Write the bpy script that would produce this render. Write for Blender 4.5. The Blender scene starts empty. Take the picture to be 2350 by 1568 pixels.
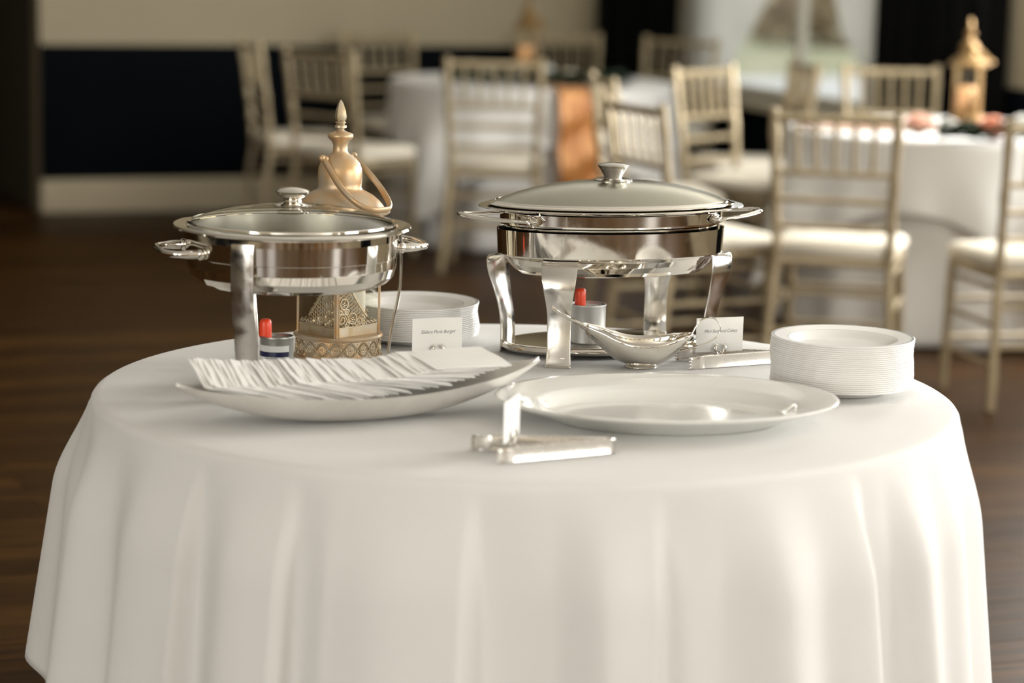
import bpy, math, random
from mathutils import Vector, Matrix
random.seed(7)
PI = math.pi
sin, cos, rad = math.sin, math.cos, math.radians
C = bpy.context.scene.collection
SC = bpy.context.scene

# ------------------------------------------------------------------ camera
F = 5868.0
PITCH = rad(9.3672)
ROLL = rad(1.307)
HC = 1.52
cd = bpy.data.cameras.new('camera')
cam = bpy.data.objects.new('camera', cd)
C.objects.link(cam)
cd.sensor_width = 36.0
cd.lens = F / 2350 * 36.0
cd.clip_start = 0.05
cd.clip_end = 200
cam.matrix_world = Matrix.Translation((0, 0, HC)) @ Matrix.Rotation(PI / 2 - PITCH, 4, 'X') @ Matrix.Rotation(ROLL, 4, 'Z')
cd.dof.use_dof = True
cd.dof.focus_distance = 4.36
cd.dof.aperture_fstop = 2.25
SC.camera = cam

def at(px, py, z=None, D=None, u=None):
    """the point of the place seen at a pixel of the photograph, on a level, a depth or a plane along the right wall"""
    a, b = px - 1175, py - 784
    cr, sr = cos(ROLL), sin(ROLL)
    x, y = a * cr + b * sr, -a * sr + b * cr
    c, s = cos(PITCH), sin(PITCH)
    d = Vector((x, F * c - y * s, -F * s - y * c))
    if z is not None:
        t = (z - HC) / d.z
    elif D is not None:
        t = D / d.y
    else:
        t = u / (d.x * E1.x + d.y * E1.y)
    return Vector((d.x * t, d.y * t, HC + d.z * t))

# ------------------------------------------------------------------ room axes
A_ROOM = rad(21.2)
E1 = Vector((cos(A_ROOM), sin(A_ROOM), 0))     # along the far wall, to the right
E2 = Vector((-sin(A_ROOM), cos(A_ROOM), 0))    # along the right wall, away from the camera
U_R, V_B = 6.0, 12.88                         # right wall and far wall
U_L, V_F, Z_C = -5.0, -6.0, 3.5
def R(u, v, z=0.0):
    return E1 * u + E2 * v + Vector((0, 0, z))

# ------------------------------------------------------------------ world, lamps, exposure
w = bpy.data.worlds.new('sky')
SC.world = w
w.use_nodes = True
bg = w.node_tree.nodes['Background']
bg.inputs['Color'].default_value = (0.96, 0.97, 0.97, 1)
bg.inputs['Strength'].default_value = 1.15

def opening_light(name, u, v, z, wu, hz, direction, power, col=(1.0, 0.982, 0.945)):
    ld = bpy.data.lights.new(name, 'AREA')
    ld.shape = 'RECTANGLE'
    ld.size, ld.size_y = wu, hz
    ld.energy = power
    ld.color = col
    o = bpy.data.objects.new(name, ld)
    C.objects.link(o)
    o.location = R(u, v, z)
    o.rotation_euler = Vector(direction).to_track_quat('-Z', 'Y').to_euler()
    return o

# daylight through the windows of the right wall that lie outside the frame; the left wall lamps are added fill
WIN = [(10.72, 12.72), (6.9, 9.0), (2.6, 5.0), (-1.4, 1.2), (-5.4, -2.6)]
WZ0, WZ1 = 0.62, 3.0      # the window in view
DZ0 = 0.75                # the wide windows outside the frame
for (v0, v1), pw in zip(WIN[1:], (205, 155, 75, 245)):
    opening_light('window_daylight', U_R + 0.30, (v0 + v1) / 2, (DZ0 + WZ1) / 2, (v1 - v0), WZ1 - DZ0, -E1, pw)
FWIN = []
for u0, u1 in FWIN:
    opening_light('window_daylight', (u0 + u1) / 2, V_F - 0.30, (DZ0 + WZ1) / 2, u1 - u0, WZ1 - DZ0, E2, 150)
FILL_WIN = [(-5.4, -2.8), (-1.8, 0.8)]  # made-up openings in the unseen left wall, added for fill light
for v0, v1 in FILL_WIN:
    opening_light('window_daylight', U_L - 0.30, (v0 + v1) / 2, (DZ0 + WZ1) / 2, v1 - v0, WZ1 - DZ0, E1, 125)

SC.view_settings.view_transform = 'Standard'
SC.view_settings.look = 'None'
SC.view_settings.gamma = 1.0
SC.view_settings.use_curve_mapping = False
SC.view_settings.exposure = 0.46
cy = SC.cycles
cy.use_denoising = True
cy.max_bounces = 8
cy.diffuse_bounces = 4
cy.glossy_bounces = 4
cy.transmission_bounces = 6
cy.transparent_max_bounces = 12
cy.caustics_reflective = False
cy.caustics_refractive = False
cy.sample_clamp_indirect = 4.0
cy.blur_glossy = 0.5

# ------------------------------------------------------------------ materials
def srgb(r, g, b):
    f = lambda c: (c / 255 / 12.92) if c / 255 <= 0.04045 else ((c / 255 + 0.055) / 1.055) ** 2.4
    return (f(r), f(g), f(b), 1)

def mat(name, col, rough=0.5, metal=0.0, col2=None, scale=20.0, detail=4.0, lo=0.4, hi=0.65, bump=0.0, bscale=None,
        bdist=0.002, coat=0.0, sheen=0.0, spec=0.5, rough2=None, stretch=None, sss=0.0):
    m = bpy.data.materials.new(name)
    m.use_nodes = True
    nt = m.node_tree
    b = nt.nodes['Principled BSDF']
    b.inputs['Base Color'].default_value = col
    b.inputs['Roughness'].default_value = rough
    b.inputs['Metallic'].default_value = metal
    b.inputs['Specular IOR Level'].default_value = spec
    b.inputs['Coat Weight'].default_value = coat
    b.inputs['Sheen Weight'].default_value = sheen
    if sss:
        b.inputs['Subsurface Weight'].default_value = sss
        b.inputs['Subsurface Radius'].default_value = (0.01, 0.008, 0.006)
    tc = nt.nodes.new('ShaderNodeTexCoord')
    vec = tc.outputs['Object']
    if stretch:
        mp = nt.nodes.new('ShaderNodeMapping')
        mp.inputs['Scale'].default_value = stretch
        nt.links.new(vec, mp.inputs['Vector'])
        vec = mp.outputs['Vector']
    if col2 is not None or rough2 is not None:
        n = nt.nodes.new('ShaderNodeTexNoise')
        n.inputs['Scale'].default_value = scale
        n.inputs['Detail'].default_value = detail
        nt.links.new(vec, n.inputs['Vector'])
        cr = nt.nodes.new('ShaderNodeValToRGB')
        cr.color_ramp.elements[0].position = lo
        cr.color_ramp.elements[1].position = hi
        nt.links.new(n.outputs['Fac'], cr.inputs['Fac'])
        if col2 is not None:
            mx = nt.nodes.new('ShaderNodeMix')
            mx.data_type = 'RGBA'
            mx.inputs[6].default_value = col
            mx.inputs[7].default_value = col2
            nt.links.new(cr.outputs['Color'], mx.inputs[0])
            nt.links.new(mx.outputs[2], b.inputs['Base Color'])
        if rough2 is not None:
            mr = nt.nodes.new('ShaderNodeMapRange')
            mr.inputs['To Min'].default_value = rough
            mr.inputs['To Max'].default_value = rough2
            nt.links.new(cr.outputs['Color'], mr.inputs['Value'])
            nt.links.new(mr.outputs['Result'], b.inputs['Roughness'])
    if bump:
        n2 = nt.nodes.new('ShaderNodeTexNoise')
        n2.inputs['Scale'].default_value = bscale or scale
        n2.inputs['Detail'].default_value = 3
        nt.links.new(vec, n2.inputs['Vector'])
        bp = nt.nodes.new('ShaderNodeBump')
        bp.inputs['Strength'].default_value = bump
        bp.inputs['Distance'].default_value = bdist
        nt.links.new(n2.outputs['Fac'], bp.inputs['Height'])
        nt.links.new(bp.outputs['Normal'], b.inputs['Normal'])
    return m

def glass_mat(name, tint=(1, 1, 1, 1), ior=1.5, rough=0.02, body=0.0, body_col=(1, 1, 1, 1)):
    m = bpy.data.materials.new(name)
    m.use_nodes = True
    nt = m.node_tree
    for n in list(nt.nodes):
        nt.nodes.remove(n)
    out = nt.nodes.new('ShaderNodeOutputMaterial')
    tr = nt.nodes.new('ShaderNodeBsdfTransparent')
    tr.inputs['Color'].default_value = tint
    gl = nt.nodes.new('ShaderNodeBsdfGlossy')
    gl.inputs['Roughness'].default_value = rough
    fr = nt.nodes.new('ShaderNodeFresnel')
    ge = nt.nodes.new('ShaderNodeNewGeometry')
    mr = nt.nodes.new('ShaderNodeMapRange')
    mr.inputs['To Min'].default_value = ior
    mr.inputs['To Max'].default_value = 1.0 / ior
    nt.links.new(ge.outputs['Backfacing'], mr.inputs['Value'])
    nt.links.new(mr.outputs['Result'], fr.inputs['IOR'])
    mx = nt.nodes.new('ShaderNodeMixShader')
    nt.links.new(fr.outputs[0], mx.inputs[0])
    src = tr.outputs[0]
    if body:
        df = nt.nodes.new('ShaderNodeBsdfDiffuse')
        df.inputs['Color'].default_value = body_col
        tl = nt.nodes.new('ShaderNodeBsdfTranslucent')
        tl.inputs['Color'].default_value = body_col
        m0 = nt.nodes.new('ShaderNodeMixShader')
        nt.links.new(df.outputs[0], m0.inputs[1])
        nt.links.new(tl.outputs[0], m0.inputs[2])
        m1 = nt.nodes.new('ShaderNodeMixShader')
        m1.inputs[0].default_value = body
        nt.links.new(tr.outputs[0], m1.inputs[1])
        nt.links.new(m0.outputs[0], m1.inputs[2])
        nt.links.new(m1.outputs[0], out.inputs[0])
        return m
    nt.links.new(src, mx.inputs[1])
    nt.links.new(gl.outputs[0], mx.inputs[2])
    nt.links.new(mx.outputs[0], out.inputs[0])
    return m

M = {}
M['linen'] = mat('linen', (0.79, 0.782, 0.758, 1), 0.85, col2=(0.765, 0.757, 0.732, 1), scale=3, bump=0.25, bscale=900, bdist=0.0003, sheen=0.15, spec=0.2)
M['linen_under'] = mat('linen_under', (0.78, 0.765, 0.735, 1), 0.9, bump=0.2, bscale=700, bdist=0.0003, spec=0.2)
M['chrome'] = mat('chrome', (0.80, 0.765, 0.70, 1), 0.05, 1.0, rough2=0.11, scale=60, lo=0.45, hi=0.75)
M['steel'] = mat('steel', (0.60, 0.575, 0.53, 1), 0.17, 1.0, rough2=0.28, scale=45)
M['pan_inside'] = mat('pan_inside', (0.40, 0.38, 0.335, 1), 0.30, 1.0, rough2=0.38, scale=40)
M['strap'] = mat('strap', (0.76, 0.735, 0.69, 1), 0.13, 1.0, rough2=0.26, scale=35, bump=0.15, bscale=60, bdist=0.0008)
M['lid_satin'] = mat('lid_satin', (0.44, 0.43, 0.365, 1), 0.24, 1.0, rough2=0.27, scale=30)
M['tong_steel'] = mat('tong_steel', (0.78, 0.74, 0.69, 1), 0.22, 1.0, rough2=0.30, scale=80)
M['dish_metal'] = mat('dish_metal', (0.78, 0.755, 0.71, 1), 0.42, 0.45, col2=(0.70, 0.675, 0.63, 1), scale=18, rough2=0.52)
M['gold'] = mat('gold', (0.64, 0.41, 0.20, 1), 0.34, 0.5, col2=(0.54, 0.45, 0.33, 1), scale=26, detail=6, lo=0.38, hi=0.62, rough2=0.5, bump=0.25, bscale=140, bdist=0.0008)
M['gold_pale'] = mat('gold_pale', (0.58, 0.45, 0.27, 1), 0.36, 0.7, col2=(0.60, 0.53, 0.41, 1), scale=60, detail=6, rough2=0.5, bump=0.3, bscale=220, bdist=0.0006)
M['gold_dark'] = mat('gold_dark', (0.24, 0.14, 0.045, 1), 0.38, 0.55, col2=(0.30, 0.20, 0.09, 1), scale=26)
M['glass'] = glass_mat('glass', (0.985, 0.985, 0.96, 1))
M['lid_glass'] = glass_mat('lid_glass', (0.93, 0.935, 0.88, 1), 1.55)
M['window_glass'] = glass_mat('window_glass', (0.95, 0.97, 0.96, 1))
M['sheer'] = glass_mat('sheer', (1, 1, 1, 1), body=0.72, body_col=(0.88, 0.87, 0.82, 1))
M['candle'] = mat('candle', (0.84, 0.80, 0.70, 1), 0.5, sss=0.15)
M['plastic_white'] = mat('plastic_white', (0.85, 0.84, 0.81, 1), 0.28, spec=0.5)
M['silver_band'] = mat('silver_band', (0.50, 0.50, 0.50, 1), 0.3, 0.8)
M['porcelain'] = mat('porcelain', (0.80, 0.80, 0.765, 1), 0.16, spec=0.5, coat=0.3)
M['paper'] = mat('paper', (0.86, 0.85, 0.81, 1), 0.8, spec=0.2)
M['napkin'] = mat('napkin', (0.92, 0.905, 0.87, 1), 0.9, spec=0.15, bump=0.25, bscale=260, bdist=0.0008)
M['ink'] = mat('ink', (0.09, 0.088, 0.085, 1), 0.7)
M['can'] = mat('can', (0.34, 0.34, 0.315, 1), 0.36, 0.8, rough2=0.4, scale=90)
M['can_pale'] = mat('can_pale', (0.50, 0.50, 0.485, 1), 0.5, 0.7)
M['cap_red'] = mat('cap_red', (0.95, 0.075, 0.022, 1), 0.35)
M['label_white'] = mat('label_white', (0.80, 0.80, 0.77, 1), 0.45)
M['label_navy'] = mat('label_navy', (0.008, 0.012, 0.06, 1), 0.35)
M['chair'] = mat('chair', (0.43, 0.35, 0.22, 1), 0.38, 0.3, col2=(0.39, 0.315, 0.195, 1), scale=12)
M['cushion'] = mat('cushion', (0.76, 0.71, 0.60, 1), 0.85, spec=0.2)
M['wall'] = mat('wall', (0.38, 0.33, 0.232, 1), 0.9, col2=(0.37, 0.32, 0.225, 1), scale=2, spec=0.2)
M['plaster'] = mat('plaster', (0.74, 0.68, 0.56, 1), 0.9, col2=(0.70, 0.64, 0.52, 1), scale=2)
M['door_dark'] = mat('door_dark', (0.035, 0.022, 0.013, 1), 0.5)
M['door_oak'] = mat('door_oak', (0.30, 0.17, 0.08, 1), 0.5)
M['passage'] = mat('passage', (0.075, 0.06, 0.036, 1), 0.9)  # wall colour darkened to put the recess's shade into the paint
M['wainscot'] = mat('wainscot', (0.0016, 0.0028, 0.0045, 1), 0.8, spec=0.06)
M['trim'] = mat('trim', (0.52, 0.45, 0.32, 1), 0.6)
M['ceiling'] = mat('ceiling', (0.86, 0.84, 0.78, 1), 0.9)
M['drape'] = mat('drape', (0.004, 0.0042, 0.004, 1), 0.95, spec=0.1)
M['runner'] = mat('runner', (0.42, 0.16, 0.035, 1), 0.38, 0.15, col2=(0.62, 0.30, 0.10, 1), scale=7, sheen=0.3)
M['leaf'] = mat('leaf', (0.018, 0.04, 0.022, 1), 0.5, col2=(0.04, 0.075, 0.045, 1), scale=30)
M['rose_pink'] = mat('rose_pink', (0.80, 0.40, 0.28, 1), 0.7)
M['rose_blush'] = mat('rose_blush', (0.82, 0.56, 0.46, 1), 0.7)
M['rose_cream'] = mat('rose_cream', (0.80, 0.76, 0.62, 1), 0.7)
M['rose_white'] = mat('rose_white', (0.82, 0.82, 0.78, 1), 0.7)
M['window_frame'] = mat('window_frame', (0.62, 0.58, 0.48, 1), 0.5)
M['lawn'] = mat('lawn', (0.27, 0.29, 0.16, 1), 0.95, col2=(0.42, 0.39, 0.27, 1), scale=1.2)
M['paving'] = mat('paving', (0.60, 0.60, 0.58, 1), 0.8, col2=(0.50, 0.50, 0.49, 1), scale=2)
M['hedge'] = mat('hedge', (0.34, 0.34, 0.26, 1), 0.9, col2=(0.45, 0.42, 0.32, 1), scale=1.5)
M['stone'] = mat('stone', (0.55, 0.49, 0.38, 1), 0.9, col2=(0.42, 0.36, 0.26, 1), scale=3)
M['table_wood'] = mat('table_wood', (0.30, 0.19, 0.10, 1), 0.5)
M['black_metal'] = mat('black_metal', (0.02, 0.02, 0.02, 1), 0.4, 0.5)

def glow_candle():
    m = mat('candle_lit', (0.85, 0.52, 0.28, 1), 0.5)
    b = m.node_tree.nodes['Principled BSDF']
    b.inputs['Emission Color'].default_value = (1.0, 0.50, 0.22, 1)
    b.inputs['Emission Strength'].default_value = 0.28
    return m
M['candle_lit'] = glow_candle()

def wood_floor():
    m = bpy.data.materials.new('floor_wood')
    m.use_nodes = True
    nt = m.node_tree
    b = nt.nodes['Principled BSDF']
    b.inputs['Roughness'].default_value = 0.42
    b.inputs['Specular IOR Level'].default_value = 0.07
    oi = nt.nodes.new('ShaderNodeObjectInfo')
    tc = nt.nodes.new('ShaderNodeTexCoord')
    mp = nt.nodes.new('ShaderNodeMapping')
    mp.inputs['Scale'].default_value = (1.2, 22, 8)
    add = nt.nodes.new('ShaderNodeVectorMath')
    nt.links.new(tc.outputs['Object'], add.inputs[0])
    sc = nt.nodes.new('ShaderNodeVectorMath')
    sc.operation = 'SCALE'
    sc.inputs[0].default_value = (7, 3, 5)
    nt.links.new(oi.outputs['Random'], sc.inputs['Scale'])
    nt.links.new(sc.outputs[0], add.inputs[1])
    nt.links.new(add.outputs[0], mp.inputs['Vector'])
    n = nt.nodes.new('ShaderNodeTexNoise')
    n.inputs['Scale'].default_value = 2.2
    n.inputs['Detail'].default_value = 6
    n.inputs['Distortion'].default_value = 0.6
    nt.links.new(mp.outputs['Vector'], n.inputs['Vector'])
    cr = nt.nodes.new('ShaderNodeValToRGB')
    cr.color_ramp.elements[0].color = (0.013, 0.0062, 0.0022, 1)
    cr.color_ramp.elements[1].color = (0.092, 0.041, 0.0095, 1)
    cr.color_ramp.elements[0].position = 0.3
    cr.color_ramp.elements[1].position = 0.75
    nt.links.new(n.outputs['Fac'], cr.inputs['Fac'])
    hsv = nt.nodes.new('ShaderNodeHueSaturation')
    mr = nt.nodes.new('ShaderNodeMapRange')
    mr.inputs['To Min'].default_value = 0.65
    mr.inputs['To Max'].default_value = 1.25
    nt.links.new(oi.outputs['Random'], mr.inputs['Value'])
    nt.links.new(mr.outputs['Result'], hsv.inputs['Value'])
    nt.links.new(cr.outputs['Color'], hsv.inputs['Color'])
    nt.links.new(hsv.outputs['Color'], b.inputs['Base Color'])
    return m
M['floor_wood'] = wood_floor()

# ------------------------------------------------------------------ mesh helpers
class MB:
    def __init__(self):
        self.v, self.f, self.mi = [], [], []
        self.cur = 0
    def add(self, verts, faces):
        o = len(self.v)
        self.v += [tuple(p) for p in verts]
        for f in faces:
            self.f.append(tuple(i + o for i in f))
            self.mi.append(self.cur)
        return self
    def rings(self, rings, closed=True, cap0=False, cap1=False):
        """skin a list of equally long rings"""
        n = len(rings[0])
        vs = [p for r in rings for p in r]
        fs = []
        for i in range(len(rings) - 1):
            for j in range(n if closed else n - 1):
                k = (j + 1) % n
                fs.append((i * n + j, i * n + k, (i + 1) * n + k, (i + 1) * n + j))
        if cap0:
            fs.append(tuple(reversed(range(n))))
        if cap1:
            fs.append(tuple((len(rings) - 1) * n + j for j in range(n)))
        return self.add(vs, fs)
    @staticmethod
    def crisp(prof, d=0.0006):
        """support loops beside every corner so that long walls keep straight reflections"""
        out = [prof[0]]
        for i in range(1, len(prof) - 1):
            a, b, c = Vector(prof[i - 1]), Vector(prof[i]), Vector(prof[i + 1])
            if (b - a).length > 4 * d and (c - b).length > 1e-6 and (b - a).angle(c - b, 0) > 0.12:
                out.append(tuple(b + (a - b).normalized() * d))
            out.append(prof[i])
            if (c - b).length > 4 * d and (b - a).length > 1e-6 and (b - a).angle(c - b, 0) > 0.12:
                out.append(tuple(b + (c - b).normalized() * d))
        out.append(prof[-1])
        return out
    def lathe(self, prof, seg=48, c=(0, 0, 0), sx=1.0, sy=1.0, cap0=False, cap1=False):
        rs = [[(c[0] + r * sx * cos(2 * PI * j / seg), c[1] + r * sy * sin(2 * PI * j / seg), c[2] + h) for j in range(seg)] for r, h in prof]
        return self.rings(rs, True, cap0, cap1)
    def oval(self, prof, seg=64, cap0=False, cap1=False):
        """profile rows (a, b, h)"""
        rs = [[(a * cos(2 * PI * j / seg), b * sin(2 * PI * j / seg), h) for j in range(seg)] for a, b, h in prof]
        return self.rings(rs, True, cap0, cap1)
    def tube(self, path, r, seg=8, closed=False, flat=1.0, up=None, caps=True):
        """r a number or a list; flat squeezes the section along the second axis"""
        P = [Vector(p) for p in path]
        n = len(P)
        T = []
        for i in range(n):
            a = P[(i - 1) % n] if (closed or i > 0) else P[i]
            b = P[(i + 1) % n] if (closed or i < n - 1) else P[i]
            T.append((b - a).normalized())
        ref = Vector(up) if up else (Vector((0, 0, 1)) if abs(T[0].z) < 0.9 else Vector((1, 0, 0)))
        X = (ref - T[0] * ref.dot(T[0])).normalized()
        rs = []
        for i in range(n):
            if up:
                X = Vector(up)
            X = (X - T[i] * X.dot(T[i])).normalized()
            Y = T[i].cross(X)
            ri = r[i] if isinstance(r, (list, tuple)) else r
            rs.append([P[i] + X * (ri * cos(2 * PI * j / seg)) + Y * (ri * flat * sin(2 * PI * j / seg)) for j in range(seg)])
        if closed:
            rs.append(rs[0])
        return self.rings(rs, True, caps and not closed, caps and not closed)
    def strap(self, path, width, thick, side):
        """flat band: path points, widths, thickness, side vectors (one for all or one each)"""
        P = [Vector(p) for p in path]
        n = len(P)
        rs = []
        for i in range(n):
            t = (P[min(i + 1, n - 1)] - P[max(i - 1, 0)]).normalized()
            s = Vector(side[i] if isinstance(side, list) else side)
            s = (s - t * s.dot(t)).normalized()
            nn = t.cross(s).normalized()
            wd = (width[i] if isinstance(width, list) else width) / 2
            h = thick / 2
            rs.append([P[i] + s * wd + nn * h * 0.4, P[i] + s * wd * 0.94 + nn * h, P[i] - s * wd * 0.94 + nn * h, P[i] - s * wd + nn * h * 0.4,
                       P[i] - s * wd - nn * h * 0.4, P[i] - s * wd * 0.94 - nn * h, P[i] + s * wd * 0.94 - nn * h, P[i] + s * wd - nn * h * 0.4])
        return self.rings(rs, True, True, True)
    def box(self, x0, x1, y0, y1, z0, z1, fn=None):
        vs = [(x0, y0, z0), (x1, y0, z0), (x1, y1, z0), (x0, y1, z0), (x0, y0, z1), (x1, y0, z1), (x1, y1, z1), (x0, y1, z1)]
        if fn:
            vs = [fn(*p) for p in vs]
        return self.add(vs, [(0, 3, 2, 1), (4, 5, 6, 7), (0, 1, 5, 4), (1, 2, 6, 5), (2, 3, 7, 6), (3, 0, 4, 7)])
    def ball(self, c, r, seg=10, rg=6, sz=1.0):
        rs = []
        for i in range(1, rg):
            a = PI * i / rg
            rs.append([(c[0] + r * sin(a) * cos(2 * PI * j / seg), c[1] + r * sin(a) * sin(2 * PI * j / seg), c[2] - r * sz * cos(a)) for j in range(seg)])
        return self.rings(rs, True, True, True)
    def xform(self, m):
        self.v = [tuple(m @ Vector(p)) for p in self.v]
        return self
    def mesh(self, name, mats, smooth=True, angle=40):
        me = bpy.data.meshes.new(name)
        me.from_pydata(self.v, [], self.f)
        for m in (mats if isinstance(mats, list) else [mats]):
            me.materials.append(m)
        me.polygons.foreach_set('material_index', self.mi)
        me.update()
        if smooth:
            me.shade_smooth()
            me.set_sharp_from_angle(angle=rad(angle))
        return me
    def obj(self, name, mats, parent=None, smooth=True, angle=40, bevel=0.0):
        o = bpy.data.objects.new(name, self.mesh(name, mats, smooth, angle))
        C.objects.link(o)
        if parent:
            o.parent = parent
        if bevel:
            b = o.modifiers.new('edge', 'BEVEL')
            b.width = bevel
            b.segments = 2
            b.limit_method = 'ANGLE'
        return o

def tag(o, label, cat, group=None):
    o['label'] = label
    o['category'] = cat
    if group:
        o['group'] = group
    return o

def thing(name, label, cat, loc=(0, 0, 0), rz=0.0, group=None):
    o = bpy.data.objects.new(name, None)
    o.empty_display_size = 0.05
    C.objects.link(o)
    o.location = loc
    o.rotation_euler = (0, 0, rz)
    return tag(o, label, cat, group)

def struct(mb, name, m, parent=None, **k):
    o = mb.obj(name, m, parent, **k)
    if not parent:
        o['kind'] = 'structure'
    return o

def part_of(name, me, parent):
    o = bpy.data.objects.new(name, me)
    C.objects.link(o)
    o.parent = parent
    return o

KIDS = {}
def dup(root, loc, rz=0.0, label=None, group=None, scale=1.0):
    """a copy of a thing with copies of its parts and sub-parts"""
    r = root.copy()
    C.objects.link(r)
    r.location = loc
    r.rotation_euler = (0, 0, rz)
    r.scale = (scale, scale, scale)
    if label:
        r['label'] = label
    if group:
        r['group'] = group
    for ch in list(root.children):
        c = ch.copy()
        C.objects.link(c)
        c.parent = r
        for g in list(ch.children):
            d = g.copy()
            C.objects.link(d)
            d.parent = c
    return r

def smoothstep(a, b, x):
    t = max(0.0, min(1.0, (x - a) / (b - a)))
    return t * t * (3 - 2 * t)

def spline(pts, n, closed=False):
    """Catmull-Rom through points"""
    P = [Vector(p) for p in pts]
    out = []
    m = len(P)
    segs = m if closed else m - 1
    for i in range(segs):
        p0 = P[(i - 1) % m] if (closed or i > 0) else P[0]
        p1, p2 = P[i], P[(i + 1) % m]
        p3 = P[(i + 2) % m] if (closed or i < m - 2) else P[-1]
        for k in range(n):
            t = k / n
            out.append(0.5 * ((2 * p1) + (p2 - p0) * t + (2 * p0 - 5 * p1 + 4 * p2 - p3) * t * t + (3 * p1 - p0 - 3 * p2 + p3) * t ** 3))
    if not closed:
        out.append(P[-1])
    return out

def ease_table(tab, x, period=360.0):
    """periodic cosine interpolation of (angle, value) rows"""
    n = len(tab)
    x = x % period
    for i in range(n):
        a0, b0 = tab[i]
        a1, b1 = tab[(i + 1) % n]
        if i == n - 1:
            a1 += period
        xx = x if x >= a0 else x + period
        if a0 <= xx <= a1:
            t = (xx - a0) / max(1e-6, a1 - a0)
            t = t * t * (3 - 2 * t)
            return b0 + (b1 - b0) * t
    return tab[0][1]

# ------------------------------------------------------------------ the room
def rbox(mb, u0, u1, v0, v1, z0, z1):
    return mb.box(u0, u1, v0, v1, z0, z1, fn=lambda u, v, z: R(u, v, z))

U_ALC = 2.42            # where the far wall ends at the dark passage
Z_W, Z_BB = 0.85, 0.17
mb = MB()
rbox(mb, U_ALC, U_R + 0.2, V_B, V_B + 0.2, 0, Z_C)
wall_back = struct(mb, 'wall_back', M['wall'], smooth=False)
mb = MB()
rbox(mb, U_ALC, U_R, V_B - 0.012, V_B, Z_BB, Z_W)
mb.obj('wainscot', M['wainscot'], wall_back, smooth=False)
mb = MB()
rbox(mb, U_ALC, U_R, V_B - 0.016, V_B, Z_W, Z_W + 0.02)
mb.obj('wainscot_cap', M['wall'], wall_back, smooth=False)
mb = MB()
rbox(mb, U_ALC, U_R, V_B - 0.022, V_B, 0, Z_BB)
struct(mb, 'baseboard_back', M['trim'], smooth=False, bevel=0.006)
# the passage at the left of the far wall, its gloom painted into the wall colour
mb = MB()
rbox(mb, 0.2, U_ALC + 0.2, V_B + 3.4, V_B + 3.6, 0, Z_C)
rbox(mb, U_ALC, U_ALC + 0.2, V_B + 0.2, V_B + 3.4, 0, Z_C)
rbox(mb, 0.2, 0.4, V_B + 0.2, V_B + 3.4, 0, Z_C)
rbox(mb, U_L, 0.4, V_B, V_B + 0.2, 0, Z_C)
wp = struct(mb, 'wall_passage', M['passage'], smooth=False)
mb = MB()
rbox(mb, 0.4, U_ALC, V_B + 3.385, V_B + 3.4, 0.17, 0.86)
rbox(mb, U_L, 0.4, V_B - 0.012, V_B, 0.17, 0.85)
mb.obj('wainscot', M['wainscot'], wp, smooth=False)
# right wall with its windows
mb = MB()
edges = sorted([v for p in WIN for v in p])
lo = V_F
piers = []
for v0, v1 in sorted(WIN):
    piers.append((lo, v0))
    lo = v1
piers.append((lo, V_B + 0.2))
for a, b in piers:
    rbox(mb, U_R, U_R + 0.2, a, b, 0, Z_C)
for v0, v1 in WIN:
    rbox(mb, U_R, U_R + 0.2, v0, v1, 0, WZ0 if v0 > 10 else DZ0)
    rbox(mb, U_R, U_R + 0.2, v0, v1, WZ1, Z_C)
wr = struct(mb, 'wall_right', M['wall'], smooth=False)
mb = MB()
for a, b in piers:
    rbox(mb, U_R - 0.012, U_R, a, min(b, V_B - 0.03), Z_BB, Z_W)
for v0, v1 in WIN[:1]:
    rbox(mb, U_R - 0.012, U_R, v0, v1, Z_BB, WZ0)
mb.obj('wainscot', M['wainscot'], wr, smooth=False)
mb = MB()
rbox(mb, U_R - 0.022, U_R, V_F, V_B - 0.03, 0, Z_BB)
struct(mb, 'baseboard_right', M['trim'], smooth=False, bevel=0.006)
mb = MB()
lo = V_F
for v0, v1 in FILL_WIN + [(V_B + 0.2, None)]:
    rbox(mb, U_L - 0.2, U_L, lo, v0, 0, Z_C)
    if v1 is not None:
        rbox(mb, U_L - 0.2, U_L, v0, v1, 0, DZ0)
        rbox(mb, U_L - 0.2, U_L, v0, v1, WZ1, Z_C)
        lo = v1
wl = struct(mb, 'wall_left', M['wall'], smooth=False)
mb = MB()
lo = V_F
for v0, v1 in FILL_WIN + [(V_B, None)]:
    rbox(mb, U_L, U_L + 0.012, lo, v0, 0.17, 0.85)
    lo = v1
mb.obj('wainscot', M['wainscot'], wl, smooth=False)
mb = MB()
lo = U_L
for u0, u1 in FWIN + [(U_R + 0.2, None)]:
    rbox(mb, lo, u0, V_F - 0.2, V_F, 0, Z_C)
    if u1 is not None:
        rbox(mb, u0, u1, V_F - 0.2, V_F, 0, DZ0)
        rbox(mb, u0, u1, V_F - 0.2, V_F, WZ1, Z_C)
        lo = u1
wf = struct(mb, 'wall_front', M['plaster'], smooth=False)
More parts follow.
